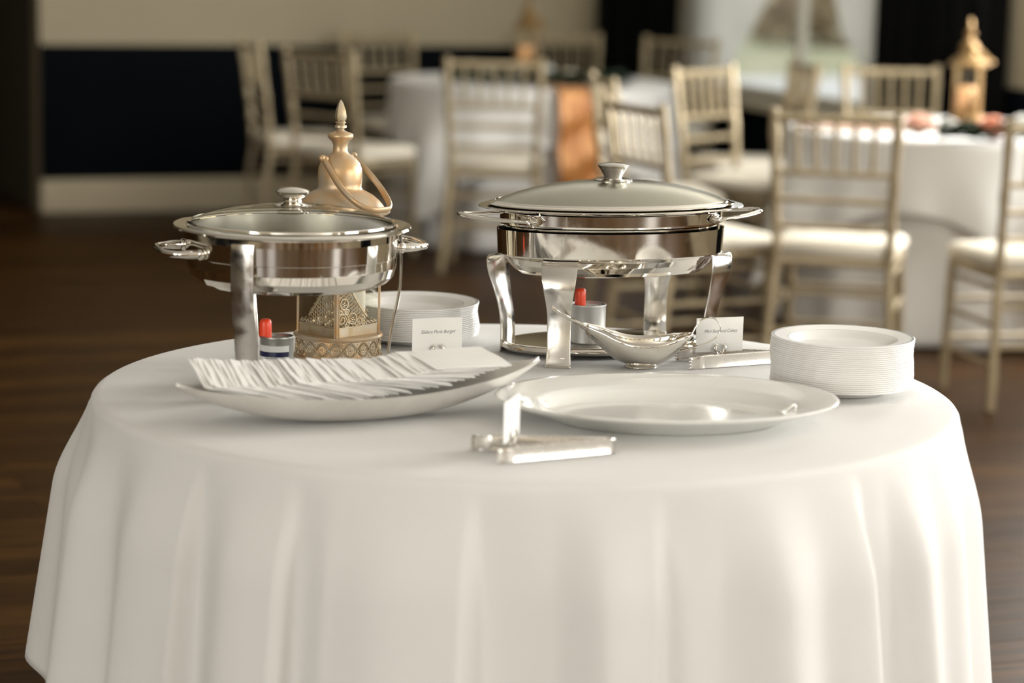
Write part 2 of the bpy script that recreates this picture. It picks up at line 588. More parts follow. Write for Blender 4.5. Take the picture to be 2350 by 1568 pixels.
for i, (u0, wd, m) in enumerate(((-3.6, 0.9, 'door_dark'), (-1.9, 0.5, 'door_oak'), (-0.5, 0.9, 'door_dark'), (1.2, 0.4, 'door_dark'), (2.2, 0.9, 'door_oak'), (3.7, 0.5, 'door_dark'), (4.8, 0.8, 'door_dark'))):  # unseen panels added to put vertical stripes into the chrome reflections
    mb = MB()
    rbox(mb, u0, u0 + wd, V_F, V_F + 0.04, 0.01, 2.1)
    d = struct(mb, 'door_%d' % (i + 1), M[m], smooth=False, bevel=0.008)
    mb = MB()
    rbox(mb, u0 - 0.09, u0, V_F, V_F + 0.05, 0, 2.19)
    rbox(mb, u0 + wd, u0 + wd + 0.09, V_F, V_F + 0.05, 0, 2.19)
    rbox(mb, u0, u0 + wd, V_F, V_F + 0.05, 2.1, 2.19)
    mb.obj('door_frame', M['window_frame'], d, smooth=False)
mb = MB()
rbox(mb, U_L - 0.2, U_R + 0.2, V_F - 0.2, V_B + 3.6, Z_C, Z_C + 0.15)
struct(mb, 'ceiling', M['ceiling'], smooth=False)

# windows: frame, muntins, panes, sill
def wall_window(name, fn, a0, a1, nx, nz, pane_mat, panes=True):
    WZ0 = globals()['WZ0'] if panes else DZ0
    """fn maps (along, depth outward, z) to the place"""
    mb = MB()
    t = 0.06
    def bx(s0, s1, d0, d1, z0, z1, m=None):
        (m or mb).box(s0, s1, d0, d1, z0, z1, fn=fn)
    bx(a0, a0 + t, 0.04, 0.16, WZ0, WZ1)
    bx(a1 - t, a1, 0.04, 0.16, WZ0, WZ1)
    bx(a0 + t, a1 - t, 0.04, 0.16, WZ1 - t, WZ1)
    bx(a0 + t, a1 - t, 0.04, 0.16, WZ0, WZ0 + t)
    root = struct(mb, name, M['window_frame'], smooth=False)
    for i in range(1, nx):
        m2 = MB()
        s = a0 + (a1 - a0) * i / nx
        bx(s - 0.018, s + 0.018, 0.07, 0.12, WZ0 + t, WZ1 - t, m2)
        m2.obj('mullion', M['window_frame'], root, smooth=False)
    for i in range(1, nz):
        m2 = MB()
        z = WZ0 + (WZ1 - WZ0) * i / nz
        bx(a0 + t, a1 - t, 0.075, 0.115, z - 0.014, z + 0.014, m2)
        m2.obj('glazing_bar', M['window_frame'], root, smooth=False)
    if panes:
        for i in range(nx):
            for k in range(nz):
                m2 = MB()
                s0, s1 = a0 + (a1 - a0) * i / nx, a0 + (a1 - a0) * (i + 1) / nx
                z0, z1 = WZ0 + (WZ1 - WZ0) * k / nz, WZ0 + (WZ1 - WZ0) * (k + 1) / nz
                m2.add([fn(s0, 0.095, z0), fn(s1, 0.095, z0), fn(s1, 0.095, z1), fn(s0, 0.095, z1)], [(0, 1, 2, 3)])
                m2.obj('pane', pane_mat, root, smooth=False)
    m2 = MB()
    if panes:
        bx(a0 - 0.05, a1 + 0.05, -0.07, 0.04, WZ0 - 0.04, WZ0, m2)
        m2.obj('window_sill', M['trim'], root, smooth=False)
    return root
for i, (v0, v1) in enumerate(WIN):
    wall_window('window_%d' % (i + 1), lambda a, d, z: R(U_R + d, a, z), v0, v1, 2 if i == 0 else 1, 2 if i == 0 else 1, M['window_glass'], panes=(i == 0))
for i, (u0, u1) in enumerate(FWIN):
    wall_window('window_%d' % (i + 6), lambda a, d, z: R(a, V_F - d, z), u0, u1, 1, 1, M['window_glass'], panes=False)

for i, (v0, v1) in enumerate(FILL_WIN):  # unseen frames around the added fill lamps
    wall_window('window_%d' % (i + 11), lambda a, d, z: R(U_L - d, a, z), v0, v1, 1, 1, M['window_glass'], panes=False)

# floor: sub-floor with separate planks where the photograph looks at it
mb = MB()
rbox(mb, U_L - 0.2, U_R + 0.2, V_F - 0.2, V_B + 3.6, -0.12, -0.012)
floor = struct(mb, 'floor', M['floor_wood'], smooth=False)
PW = 0.145
plank_mesh = {}
def plank(u0, u1, v):
    L = round(u1 - u0, 2)
    if L not in plank_mesh:
        m = MB()
        m.box(-L / 2 + 0.001, L / 2 - 0.001, -PW / 2 + 0.0015, PW / 2 - 0.0015, -0.012, 0.0)
        plank_mesh[L] = m.mesh('plank', M['floor_wood'], smooth=False)
    o = part_of('plank', plank_mesh[L], floor)
    o.location = R((u0 + u1) / 2, v, 0)
    o.rotation_euler = (0, 0, A_ROOM)
v = 4.4
row = 0
while v < V_B - 0.03:
    # stretch of floor that the photograph can show along this row
    ua, ub = -1.2, U_R - 0.03
    if v > V_B - 0.1:
        break
    k = [ua, ua + (1.6 if row % 2 else 2.4), ua + (4.0 if row % 2 else 4.6), ub]
    k = [round(x, 1) if i < 3 else x for i, x in enumerate(k)]
    for a, b in zip(k[:-1], k[1:]):
        plank(a, b, v)
    v += PW
    row += 1
mb = MB()
def far_boards(u0, u1, v0, v1):
    vv = v0
    while vv < v1:
        rbox(mb, u0, u1, vv + 0.0015, min(vv + PW, v1) - 0.0015, -0.012, 0.0)
        vv += PW
far_boards(U_L, -1.21, V_F, V_B)
far_boards(-1.21, U_R, V_F, 4.4 - PW / 2)
far_boards(0.4, U_ALC, V_B, V_B + 3.4)
o = mb.obj('boards', M['floor_wood'], floor, smooth=False)
o['kind'] = 'stuff'

# outdoors beyond the window
mb = MB()
mb.box(U_R + 0.2, U_R + 60, -30, 80, -0.3, -0.12, fn=lambda u, v, z: R(u, v, z))
struct(mb, 'ground_outside', M['lawn'], smooth=False)
mb = MB()
mb.box(U_R + 0.25, U_R + 40.0, 4, 25, -0.12, -0.10, fn=lambda u, v, z: R(u, v, z))
struct(mb, 'path_outside', M['paving'], smooth=False)

def leaf_cluster(mb, n, rx, ry, rz_, cz, size, seed):
    rnd = random.Random(seed)
    for i in range(n):
        a, b = rnd.uniform(0, 2 * PI), rnd.uniform(-0.2, 1)
        q = Vector((rx * cos(a) * math.sqrt(1 - max(b, 0) ** 2), ry * sin(a) * math.sqrt(1 - max(b, 0) ** 2), cz + rz_ * b))
        m = Matrix.Translation(q) @ Matrix.Rotation(rnd.uniform(0, 6.28), 4, 'Z') @ Matrix.Rotation(rnd.uniform(-1, 1), 4, 'X')
        s = size * rnd.uniform(0.7, 1.2)
        vs = [m @ Vector(p) for p in ((-s, 0, 0), (-0.3 * s, -0.35 * s, 0.1 * s), (s, 0, 0), (-0.3 * s, 0.35 * s, 0.1 * s))]
        mb.add(vs, [(0, 1, 2), (0, 2, 3)])

def outdoor_shrub(px, py, rx, ry, h, mcol, label, seed):
    p = at(px, py, z=-0.12)
    t = thing('shrub', label, 'shrub', (p.x, p.y, -0.12), 0, None)
    mb = MB()
    leaf_cluster(mb, 900, rx, ry, h * 0.8, h * 0.2, 0.16, seed)
    o = mb.obj('foliage', mcol, t, smooth=False)
    o['kind'] = 'stuff'
    mb = MB()
    for k in range(4):
        a = k * 1.7
        mb.tube([(0, 0, 0), (0.1 * cos(a), 0.1 * sin(a), h * 0.4), (0.4 * rx * cos(a), 0.4 * ry * sin(a), h * 0.8)], [0.05, 0.035, 0.015], 6)
    mb.obj('stem', M['table_wood'], t)
outdoor_shrub(1660, 62, 1.3, 1.0, 0.9, M['hedge'], 'grey green shrub outside the window, behind the left sheer curtain', 3)
outdoor_shrub(1885, 105, 0.9, 0.7, 0.9, mat('dry_hedge', (0.42, 0.33, 0.21, 1), 0.9), 'brown dry shrub outside the window, nearer the right sheer curtain', 4)
p = at(1782, 80, z=-0.12)
t = thing('boulder', 'pale rounded boulder on the lawn seen through the window glass', 'boulder', (p.x, p.y, -0.12))
mb = MB()
rnd = random.Random(5)
mb.lathe([(0.75, 0), (0.95, 0.25), (0.9, 0.6), (0.55, 0.95), (0.1, 1.05)], 14, cap0=True, cap1=True)
mb.v = [(x * rnd.uniform(0.9, 1.1), y * rnd.uniform(0.9, 1.1), z) for x, y, z in mb.v]
mb.obj('rock', M['stone'], t)

# ------------------------------------------------------------------ drapes and sheer curtains
def v_of(px, u):
    q = at(px, 100, u=u)
    return q.dot(E2)

def drape(name, label, cat, v0, v1, u, amp, z0, z1, pleats, m, group=None, swap=False):
    RR = (lambda a, b, z=0.0: R(-b, a, z)) if swap else R
    t = thing(name, label, cat, RR(u, (v0 + v1) / 2, 0), 0, group)
    inv = Matrix.Translation(-t.location)
    mb = MB()
    N = pleats * 10
    rows = []
    for i, z in enumerate([z0, z0 + 0.3, 1.0, 2.0, z1 - 0.1, z1]):
        k = 1.0 if i < 4 else 0.7
        rows.append([RR(u + amp * k * (sin(2 * PI * pleats * j / N) + 0.25 * sin(2 * PI * j / N * 2.3)), v0 + (v1 - v0) * j / N, z) for j in range(N + 1)])
    mb.rings(rows, closed=False)
    mb.xform(inv)
    o = mb.obj('fabric', m, t, angle=180)
    sd = o.modifiers.new('thick', 'SOLIDIFY')
    sd.thickness = 0.006
    mb = MB()
    mb.tube([RR(u, v0 - 0.05, z1 + 0.02), RR(u, v1 + 0.05, z1 + 0.02)], 0.014, 10)
    mb.xform(inv)
    mb.obj('curtain_rod', M['black_metal'], t)
    return t
DU = U_R - 0.10
DRAPE_L = [at(1368, 100, D=13.9), at(1556, 100, D=14.05)]
drape('curtain', 'black full length curtain left of the window in the far corner', 'curtain', -DRAPE_L[1].dot(E1) + 0.0, -DRAPE_L[0].dot(E1), V_B - 0.095, 0.055, 0.02, 3.12, 5, M['drape'], 'black curtains', swap=True)
drape('curtain', 'black full length curtain right of the window behind the gold lantern', 'curtain', v_of(2262, DU - 0.06), v_of(1992, DU - 0.06), DU + 0.005, 0.06, 0.02, 3.12, 7, M['drape'], 'black curtains')

def sheer(label, side):
    u = U_R - 0.045
    if side < 0:
        fixed = V_B - 0.03
        line = [at(1762, 0, u=u), at(1690, 135, u=u), at(1640, 205, u=u)]
    else:
        fixed = v_of(2010, u)
        line = [at(1920, 0, u=u), at(1935, 80, u=u), at(1988, 168, u=u)]
    pts = [(q.z, q.dot(E2)) for q in line]
    zt, vt = pts[0]
    slope = (pts[0][1] - pts[1][1]) / (pts[0][0] - pts[1][0])
    mid = (fixed + (WIN[0][0] + WIN[0][1])) / 3
    t = thing('sheer_curtain', label, 'curtain', R(u, fixed, 0), 0, 'sheer curtains')
    inv = Matrix.Translation(-t.location)
    mb = MB()
    rows = []
    tie_z = pts[2][0]
    NS = 60
    for z in [0.06, 0.3, tie_z - 0.06, tie_z, tie_z + 0.06, (pts[1][0] + tie_z) / 2 + 0.05, pts[1][0], (pts[0][0] + pts[1][0]) / 2, pts[0][0], 1.4, 1.8, 2.4, 3.0]:
        if z >= zt:
            e = vt + slope * (z - zt)
            cen = (WIN[0][0] + WIN[0][1]) / 2
            e = max(e, cen) if side < 0 else min(e, cen)
        elif z > pts[1][0]:
            e = pts[1][1] + (vt - pts[1][1]) * (z - pts[1][0]) / (zt - pts[1][0])
        elif z > pts[2][0]:
            e = pts[2][1] + (pts[1][1] - pts[2][1]) * (z - pts[2][0]) / (pts[1][0] - pts[2][0])
        else:
            e = pts[2][1]
        row = []
        for j in range(NS + 1):
            s = j / NS
            row.append(R(u + 0.012 * sin(s * 2 * PI * 7), fixed + (e - fixed) * s, z))
        rows.append(row)
    mb.rings(rows, closed=False)
    mb.xform(inv)
    mb.obj('fabric', M['sheer'], t, angle=180)
    mb = MB()
    ring = [R(u + 0.02 * cos(a), fixed + (pts[2][1] - fixed) * (0.5 + 0.52 * sin(a)), tie_z) for a in [2 * PI * k / 16 for k in range(16)]]
    mb.tube(ring, 0.008, 6, closed=True)
    mb.xform(inv)
    mb.obj('tieback', M['sheer'], t)
sheer('white sheer curtain swept aside beside the left black curtain', -1)
sheer('white sheer curtain swept aside beside the right black curtain', 1)

# ------------------------------------------------------------------ round tables and their cloths
def cloth(name, label, cat, loc, r, z, drop, fold, group, m, nphi=240, nt=26, skirt_only=False, rnd_r=0.016):
    """phi 0 looks to the camera and grows to the right; drop and fold are functions of phi in degrees"""
    mb = MB()
    rows = []
    def P(phi, rr, zz):
        a = rad(phi)
        return (rr * sin(a), -rr * cos(a), zz)
    phis = [360.0 * j / nphi for j in range(nphi)]
    if not skirt_only:
        for rr in (0.02, 0.2, 0.4, 0.55, 0.64 if r > 0.66 else 0.6):
            rows.append([P(p, rr, z) for p in phis])
    for k in range(5):
        a = PI / 2 * k / 4
        rows.append([P(p, r - rnd_r + rnd_r * sin(a), z - rnd_r + rnd_r * cos(a)) for p in phis])
    for k in range(1, nt + 1):
        s = k / nt
        row = []
        for p in phis:
            d = drop(p)
            tt = rnd_r + (d - rnd_r) * s
            row.append(P(p, r + fold(p, tt), z - tt))
        rows.append(row)
    mb.rings(rows, True, cap0=not skirt_only)
    o = mb.obj(name, m, None, angle=180)
    o.location = loc
    sd = o.modifiers.new('thick', 'SOLIDIFY')
    sd.thickness = 0.0012
    sd.offset = 1
    return tag(o, label, cat, group)

def round_table(loc, r, label, group=None):
    t = thing('round_table', label, 'table', loc, 0, group)
    mb = MB()
    mb.lathe([(0.01, 0.728), (r - 0.03, 0.728), (r - 0.02, 0.733), (r - 0.02, 0.742), (r - 0.03, 0.747), (0.01, 0.747)], 48, cap0=True, cap1=True)
    mb.obj('tabletop', M['table_wood'], t)
    for k in range(4):
        a = PI / 4 + k * PI / 2
        mb = MB()
        c, s = cos(a), sin(a)
        mb.tube([(0.40 * c, 0.40 * s, 0.728), (0.42 * c, 0.42 * s, 0.36), (0.44 * c, 0.44 * s, 0.0)], 0.016, 10)
        mb.obj('leg', M['black_metal'], t)
    return t

# the buffet table in front
TX, TY, TR = 0.0236, 4.121, 0.70
TZ = 0.76
round_table((TX, TY, 0), TR, 'round buffet table in front under two white cloths')
RIDGE = [(-180, .03), (-165, .09), (-150, .03), (-135, .10), (-120, .03), (-108, .085), (-100, .04), (-90, .10), (-82, .05), (-74, .02), (-66, .08), (-58, .02), (-50, .075), (-42, .060), (-40, .018), (-34, .062), (-28, .056),
         (-26, .016), (-21.5, .05), (-15, .062), (-6.8, .055), (-4.6, .004), (3, .018), (9, .078), (14, .062), (16.5, .008), (22, .018), (28.8, .098), (35, .062), (41, .088), (43.4, .018), (47, .026), (52, .078), (58, .040), (63, .060), (70, .024),
         (77, .056), (84, .03), (90, .045), (100, .02), (115, .09), (130, .03), (147, .10), (163, .03)]
RIDGE = [(a + 180, b) for a, b in RIDGE]
def fold_front(p, t):
    q = p if p <= 180 else p - 360
    g = ease_table(RIDGE, q + 180)
    k = smoothstep(0.0, 0.17, t)
    return 0.044 * t + g * (0.44 * k + 1.18 * t)
def drop_front(p):
    q = p if p <= 180 else p - 360
    return 0.487 - 0.022 * smoothstep(-80, -92, q)
cloth('tablecloth', 'white linen tablecloth over the top of the front buffet table', 'tablecloth', (TX, TY, 0), TR + 0.004, TZ, drop_front, fold_front, None, M['linen'], nphi=900, nt=34)
def fold_under(p, t):
    return 0.010 * t + (0.130 + 0.022 * sin(rad(p) * 19)) * smoothstep(0.46, 0.56, t)
cloth('underlay_tablecloth', 'white floor length tablecloth below the overlay on the front buffet table', 'tablecloth', (TX, TY, 0), TR - 0.012, TZ - 0.005, lambda p: 0.745, fold_under, None, M['linen_under'], nphi=300, nt=16)

def guest_table(x, y, r, corner, desc, seed):
    round_table((x, y, 0), r, 'round guest table %s under white cloths' % desc)
    half = r + 0.265
    def dr(p):
        d = ((p - corner + 45) % 90) - 45      # 0 at a corner
        return min(half / cos(rad(45 - abs(d))) - r, 0.60)
    def fo(p, t):
        d = ((p - corner + 45) % 90) - 45
        near = math.exp(-(d / 16.0) ** 2) * (0.0 if 60 < p < 160 else 1.0)
        return 0.03 * t + (0.26 * near * t + 0.022 * (1 + sin(rad(p) * 17 + seed)) * t * 2) * smoothstep(0, 0.3, t)
    cloth('tablecloth', 'white square overlay cloth on the round guest table %s' % desc, 'tablecloth', (x, y, 0), r + 0.004, TZ, dr, fo, 'overlay cloths on the guest tables', M['linen'])
    cloth('underlay_tablecloth', 'white floor length cloth under the overlay of the guest table %s' % desc, 'tablecloth', (x, y, 0), r - 0.012, TZ - 0.005, lambda p: 0.742,
          lambda p, t: 0.010 * t + (0.035 + 0.024 * sin(rad(p) * 16 + seed)) * smoothstep(0.30, 0.74, t), 'floor cloths on the guest tables', M['linen_under'])
GB = Vector((0.07, 12.32, 0))
GC = Vector((1.72, 9.88, 0))
guest_table(GB.x, GB.y, 0.68, -35, 'at the far wall', 1.0)
guest_table(GC.x, GC.y, 0.67, 20, 'by the window', 2.4)

# copper satin runners
def runner(center, r, ang, width, label, hang_len=0.42):
    """a band of satin across the table and hanging over both edges; ang: direction of its length"""
    d = Vector((cos(ang), sin(ang), 0))
    s = Vector((-sin(ang), cos(ang), 0))
    t = tag(bpy.data.objects.new('table_runner', None), label, 'table runner', 'copper table runners')
    C.objects.link(t)
    t.location = (center.x, center.y, TZ)
    mb = MB()
    prof = []
    for k in range(14):
        prof.append((-r - 0.035 + 0.004 * k / 13 - 0.05 * (1 - k / 13), -0.02 - hang_len * (1 - k / 13)))
    prof += [(-r - 0.015, 0.003), (-r * 0.5, 0.004), (0, 0.004), (r * 0.5, 0.004), (r + 0.015, 0.003)]
    for k in range(14):
        prof.append((r + 0.035 - 0.004 + 0.05 * k / 13, -0.02 - hang_len * k / 13))
    if not hang_len:
        prof = [(r * (-0.96 + 1.92 * k / 12), 0.004) for k in range(13)]
    rows = []
    for i, (x, z) in enumerate(prof):
        row = []
        for j in range(13):
            q = (j / 12 - 0.5) * width
            wob = 0.010 * sin(j * 1.9 + i * 0.3) if z < -0.03 else 0.0015 * sin(j * 2.0 + i)
            hang = 0.03 * sin(i * 0.9 + j * 0.25) if z < -0.1 else 0
            row.append(d * (x + (wob + hang * 0.5) * (1 if x > 0 else -1)) + s * q + Vector((0, 0, z + 0.002 + abs(0.001 * sin(j)))))
        rows.append(row)
    mb.rings(rows, closed=False)
    o = mb.obj('fabric', M['runner'], t, angle=180)
    sd = o.modifiers.new('thick', 'SOLIDIFY')
    sd.thickness = 0.0015
    return t
runner(GB, 0.69, rad(-73), 0.20, 'copper satin runner hanging down the front of the far table')
runner(GC, 0.67, rad(10), 0.24, 'copper satin runner lying across the guest table by the window', 0)

# ------------------------------------------------------------------ chairs
def make_chair():
    t = thing('banquet_chair', 'x', 'chair')
    cm = M['chair']
    def bamboo(path, r, n=5, seg=8):
        """tube with ring bumps like turned bamboo"""
        P = [Vector(p) for p in path]
        pts, rr = [], []
        total = len(P) - 1
        for i in range(total):
            for k in range(n * 4):
                f = k / (n * 4)
                pts.append(P[i].lerp(P[i + 1], f))
                rr.append(r * (1.22 if k % (n * 2) == n else 1.0))
        pts.append(P[-1]); rr.append(r)
        return MB().tube(pts, rr, seg)
    for s in (-1, 1):
        bamboo([(s * 0.215, -0.235, 0), (s * 0.186, -0.185, 0.43), (s * 0.190, -0.20, 0.60), (s * 0.203, -0.245, 0.935)], 0.0155, 2).obj('rear_post', cm, t)
        m = bamboo([(s * 0.195, 0.195, 0), (s * 0.185, 0.185, 0.43)], 0.0155, 4)
        m.obj('front_leg', cm, t)
        for z, k in ((0.14, .5), (0.27, .3)):
            bamboo([(s * 0.195, 0.19, z), (s * (0.188 + 0.02 * k), -0.205, z)], 0.009, 3, 6).obj('stretcher', cm, t)
        bamboo([(s * 0.186, 0.18, 0.385), (s * 0.182, -0.18, 0.385)], 0.009, 3, 6).obj('stretcher', cm, t)
    for z in (0.17, 0.30):
        bamboo([(-0.192, 0.19, z), (0.192, 0.19, z)], 0.009, 3, 6).obj('stretcher', cm, t)
    for z in (0.20, 0.33):
        bamboo([(-0.196, -0.205, z), (0.196, -0.205, z)], 0.009, 3, 6).obj('stretcher', cm, t)
    def back_y(z):
        return -0.20 - 0.045 * (z - 0.60) / 0.335
    bamboo([(-0.20, back_y(0.905), 0.905), (0.20, back_y(0.905), 0.905)], 0.0145, 4).obj('top_rail', cm, t)
    for z in (0.725, 0.635, 0.545):
        bamboo([(-0.194, back_y(z), z), (0.194, back_y(z), z)], 0.0105, 4).obj('back_rail', cm, t)
    for k in range(5):
        x = (k - 2) * 0.063
        bamboo([(x * 0.97, back_y(0.725), 0.725), (x * 1.02, back_y(0.905), 0.905)], 0.008, 3, 6).obj('spindle', cm, t)
    mb = MB()
    def sec(x, y, z0):
        return (x, y, z0)
    ring = lambda k, z: [(k * x, k * y, z) for x, y in ((-0.175, -0.19), (0.175, -0.19), (0.195, -0.16), (0.205, 0.17), (0.185, 0.205), (-0.185, 0.205), (-0.205, 0.17), (-0.195, -0.16))]
    mb.rings([ring(0.98, 0.415), ring(1.0, 0.42), ring(1.0, 0.44), ring(0.98, 0.446)], True, True, True)
    mb.obj('seat_frame', cm, t)
    mb = MB()
    mb.rings([ring(0.97, 0.446), ring(1.02, 0.456), ring(1.03, 0.475), ring(0.99, 0.49), ring(0.86, 0.498), ring(0.4, 0.502)], True, True, True)
    mb.obj('cushion', M['cushion'], t, angle=180)
    return t
CHAIR = make_chair()
chair_used = []
def place_chair(px, py, deg, label, D=None):
    """px,py: middle of the top rail in the photograph; deg: heading, 0 away from the camera, 90 to the right"""
    q = at(px, py, z=0.935) if D is None else at(px, py, D=D)
    a = rad(deg)
    f = Vector((sin(a), cos(a), 0))
    loc = Vector((q.x, q.y, 0)) + f * 0.245
    side = Vector((f.y, -f.x, 0))
    for _ in range(18):
        front = [loc + f * 0.21 + side * k for k in (-0.2, 0.0, 0.2)]
        if min((p - c).length for p in front for c in (GB, GC)) < (0.87 if (loc - GB).length < 1.6 else 0.82):
            loc -= f * 0.025
    rz = -a
    g = 'gold chairs at the guest tables'
    if not chair_used:
        chair_used.append(1)
        CHAIR.location = loc
        CHAIR.rotation_euler = (0, 0, rz)
        CHAIR['label'] = label
        CHAIR['group'] = g
        return CHAIR
    return dup(CHAIR, loc, rz, label, g)
place_chair(1920, 253, 14, 'gold banquet chair with ivory cushion, seen whole from behind, beyond the right plate stack')
place_chair(1454, 230, 65, 'gold banquet chair turned to the right behind the knob of the oval chafing dish')
place_chair(2455, 275, -14, 'gold banquet chair cut off by the right edge of the photo')
place_chair(2098, 163, 176, 'gold banquet chair facing forward behind the window table, beside its gold lantern')
place_chair(1137, 130, 2, 'gold banquet chair seen from behind in front of the far table')
place_chair(893, 80, 150, 'gold banquet chair behind the left edge of the far table, against the dark wainscot', D=13.3)
place_chair(758, 112, 38, 'gold banquet chair turned to the far table, right behind the front lantern finial')
place_chair(622, 92, 72, 'leftmost gold banquet chair, seen from the side, with a bright glint on its post')
place_chair(1292, 84, 178, 'gold banquet chair behind the far table, left of the black corner curtain', D=13.45)
place_chair(1382, 172, 80, 'gold banquet chair seen edge on, right beside the copper runner of the far table')
place_chair(1560, 84, 208, 'gold banquet chair in front of the left black curtain at the far table', D=13.4)
place_chair(1728, 158, 130, 'gold banquet chair before the window, left of the nearest whole chair')
place_chair(1850, 138, 260, 'small dark looking gold chair standing right under the window glass')

# ------------------------------------------------------------------ lanterns
LMESH = {}
def shared(key, build):
    if key not in LMESH:
        LMESH[key] = build()
    return LMESH[key]

def filigree_mesh():
    """openwork triangle in the plane x (from the corner post), z; thickness along y"""
    mb = MB()
    def tri(x):
        return 0.060 + 0.012 + 0.105 * max(0.0, 1 - x / 0.074) ** 1.2
    def circ(cx, cz, r, th=0.0016, seg=16):
        mb.tube([(cx + r * cos(2 * PI * k / seg), 0, cz + r * sin(2 * PI * k / seg)) for k in range(seg)], th, 5, closed=True, up=(0, 1, 0))
    def curl(cx, cz, r, a0, turns, th=0.0016):
        n = int(14 * turns)
        mb.tube([(cx + r * (1 - 0.75 * k / n) * cos(a0 + 2 * PI * turns * k / n), 0, cz + r * (1 - 0.75 * k / n) * sin(a0 + 2 * PI * turns * k / n)) for k in range(n + 1)], th, 5, up=(0, 1, 0))
    hyp = [(0.002 + 0.068 * k / 20, 0, tri(0.002 + 0.068 * k / 20)) for k in range(21)]
    mb.tube(hyp, 0.0020, 5, up=(0, 1, 0))
    mb.tube([(0.002, 0, 0.060), (0.047, 0, 0.060), (0.094, 0, 0.060)], 0.0015, 5, up=(0, 1, 0))
    for k in range(0, 21, 1):
        x, _, z = hyp[k]
        mb.ball((x + 0.0012, 0, z + 0.0016), 0.0019 if k % 2 else 0.0013, 6, 4)
    for cx, cz, r in ((0.036, 0.0745, 0.0095), (0.0165, 0.101, 0.009), (0.0085, 0.125, 0.0055), (0.0052, 0.143, 0.0035), (0.052, 0.0685, 0.0055)):
        circ(cx, cz, r)
        for k in range(5):
            mb.ball((cx + r * 0.42 * cos(k * 1.257), 0, cz - r * 0.25 + r * 0.42 * sin(k * 1.257)), r * 0.2, 5, 4)
        mb.ball((cx, 0, cz - r * 0.25), r * 0.22, 5, 4)
    for cx, cz, r, a, tn in ((0.012, 0.074, 0.010, 1.2, 1.4), (0.024, 0.066, 0.006, 3.0, 1.3), (0.0225, 0.086, 0.006, 0.2, 1.4), (0.008, 0.088, 0.005, 2.0, 1.2), (0.046, 0.065, 0.005, 0.4, 1.3),
                             (0.062, 0.066, 0.005, 2.2, 1.5), (0.0035, 0.158, 0.0025, 1, 1.2), (0.004, 0.112, 0.004, 3.3, 1.2)):
        curl(cx, cz, r, a, tn)
    gx = 0.004
    row = 0
    while gx < 0.078:
        gz = 0.0645 + (0.0034 if row % 2 else 0.0)
        while gz < tri(gx) - 0.003:
            mb.tube([(gx + 0.0030 * cos(2 * PI * k / 9), 0.0006, gz + 0.0030 * sin(2 * PI * k / 9)) for k in range(9)], 0.0009, 4, closed=True, up=(0, 1, 0))
            gz += 0.0068
        gx += 0.0058
        row += 1
    mb.tube([(0.027, 0, 0.067), (0.022, 0, 0.075), (0.016, 0, 0.084), (0.008, 0, 0.092)], 0.0012, 5, up=(0, 1, 0))
    mb.tube([(0.031, 0, 0.069), (0.026, 0, 0.078), (0.019, 0, 0.088), (0.010, 0, 0.095)], 0.0012, 5, up=(0, 1, 0))
    for k in range(9):
        mb.ball((0.069 + 0.0028 * k, 0, 0.0625 + 0.004 * abs(sin(k * 1.1))), 0.0019, 6, 4)
    return mb.mesh('filigree', M['gold_pale'])

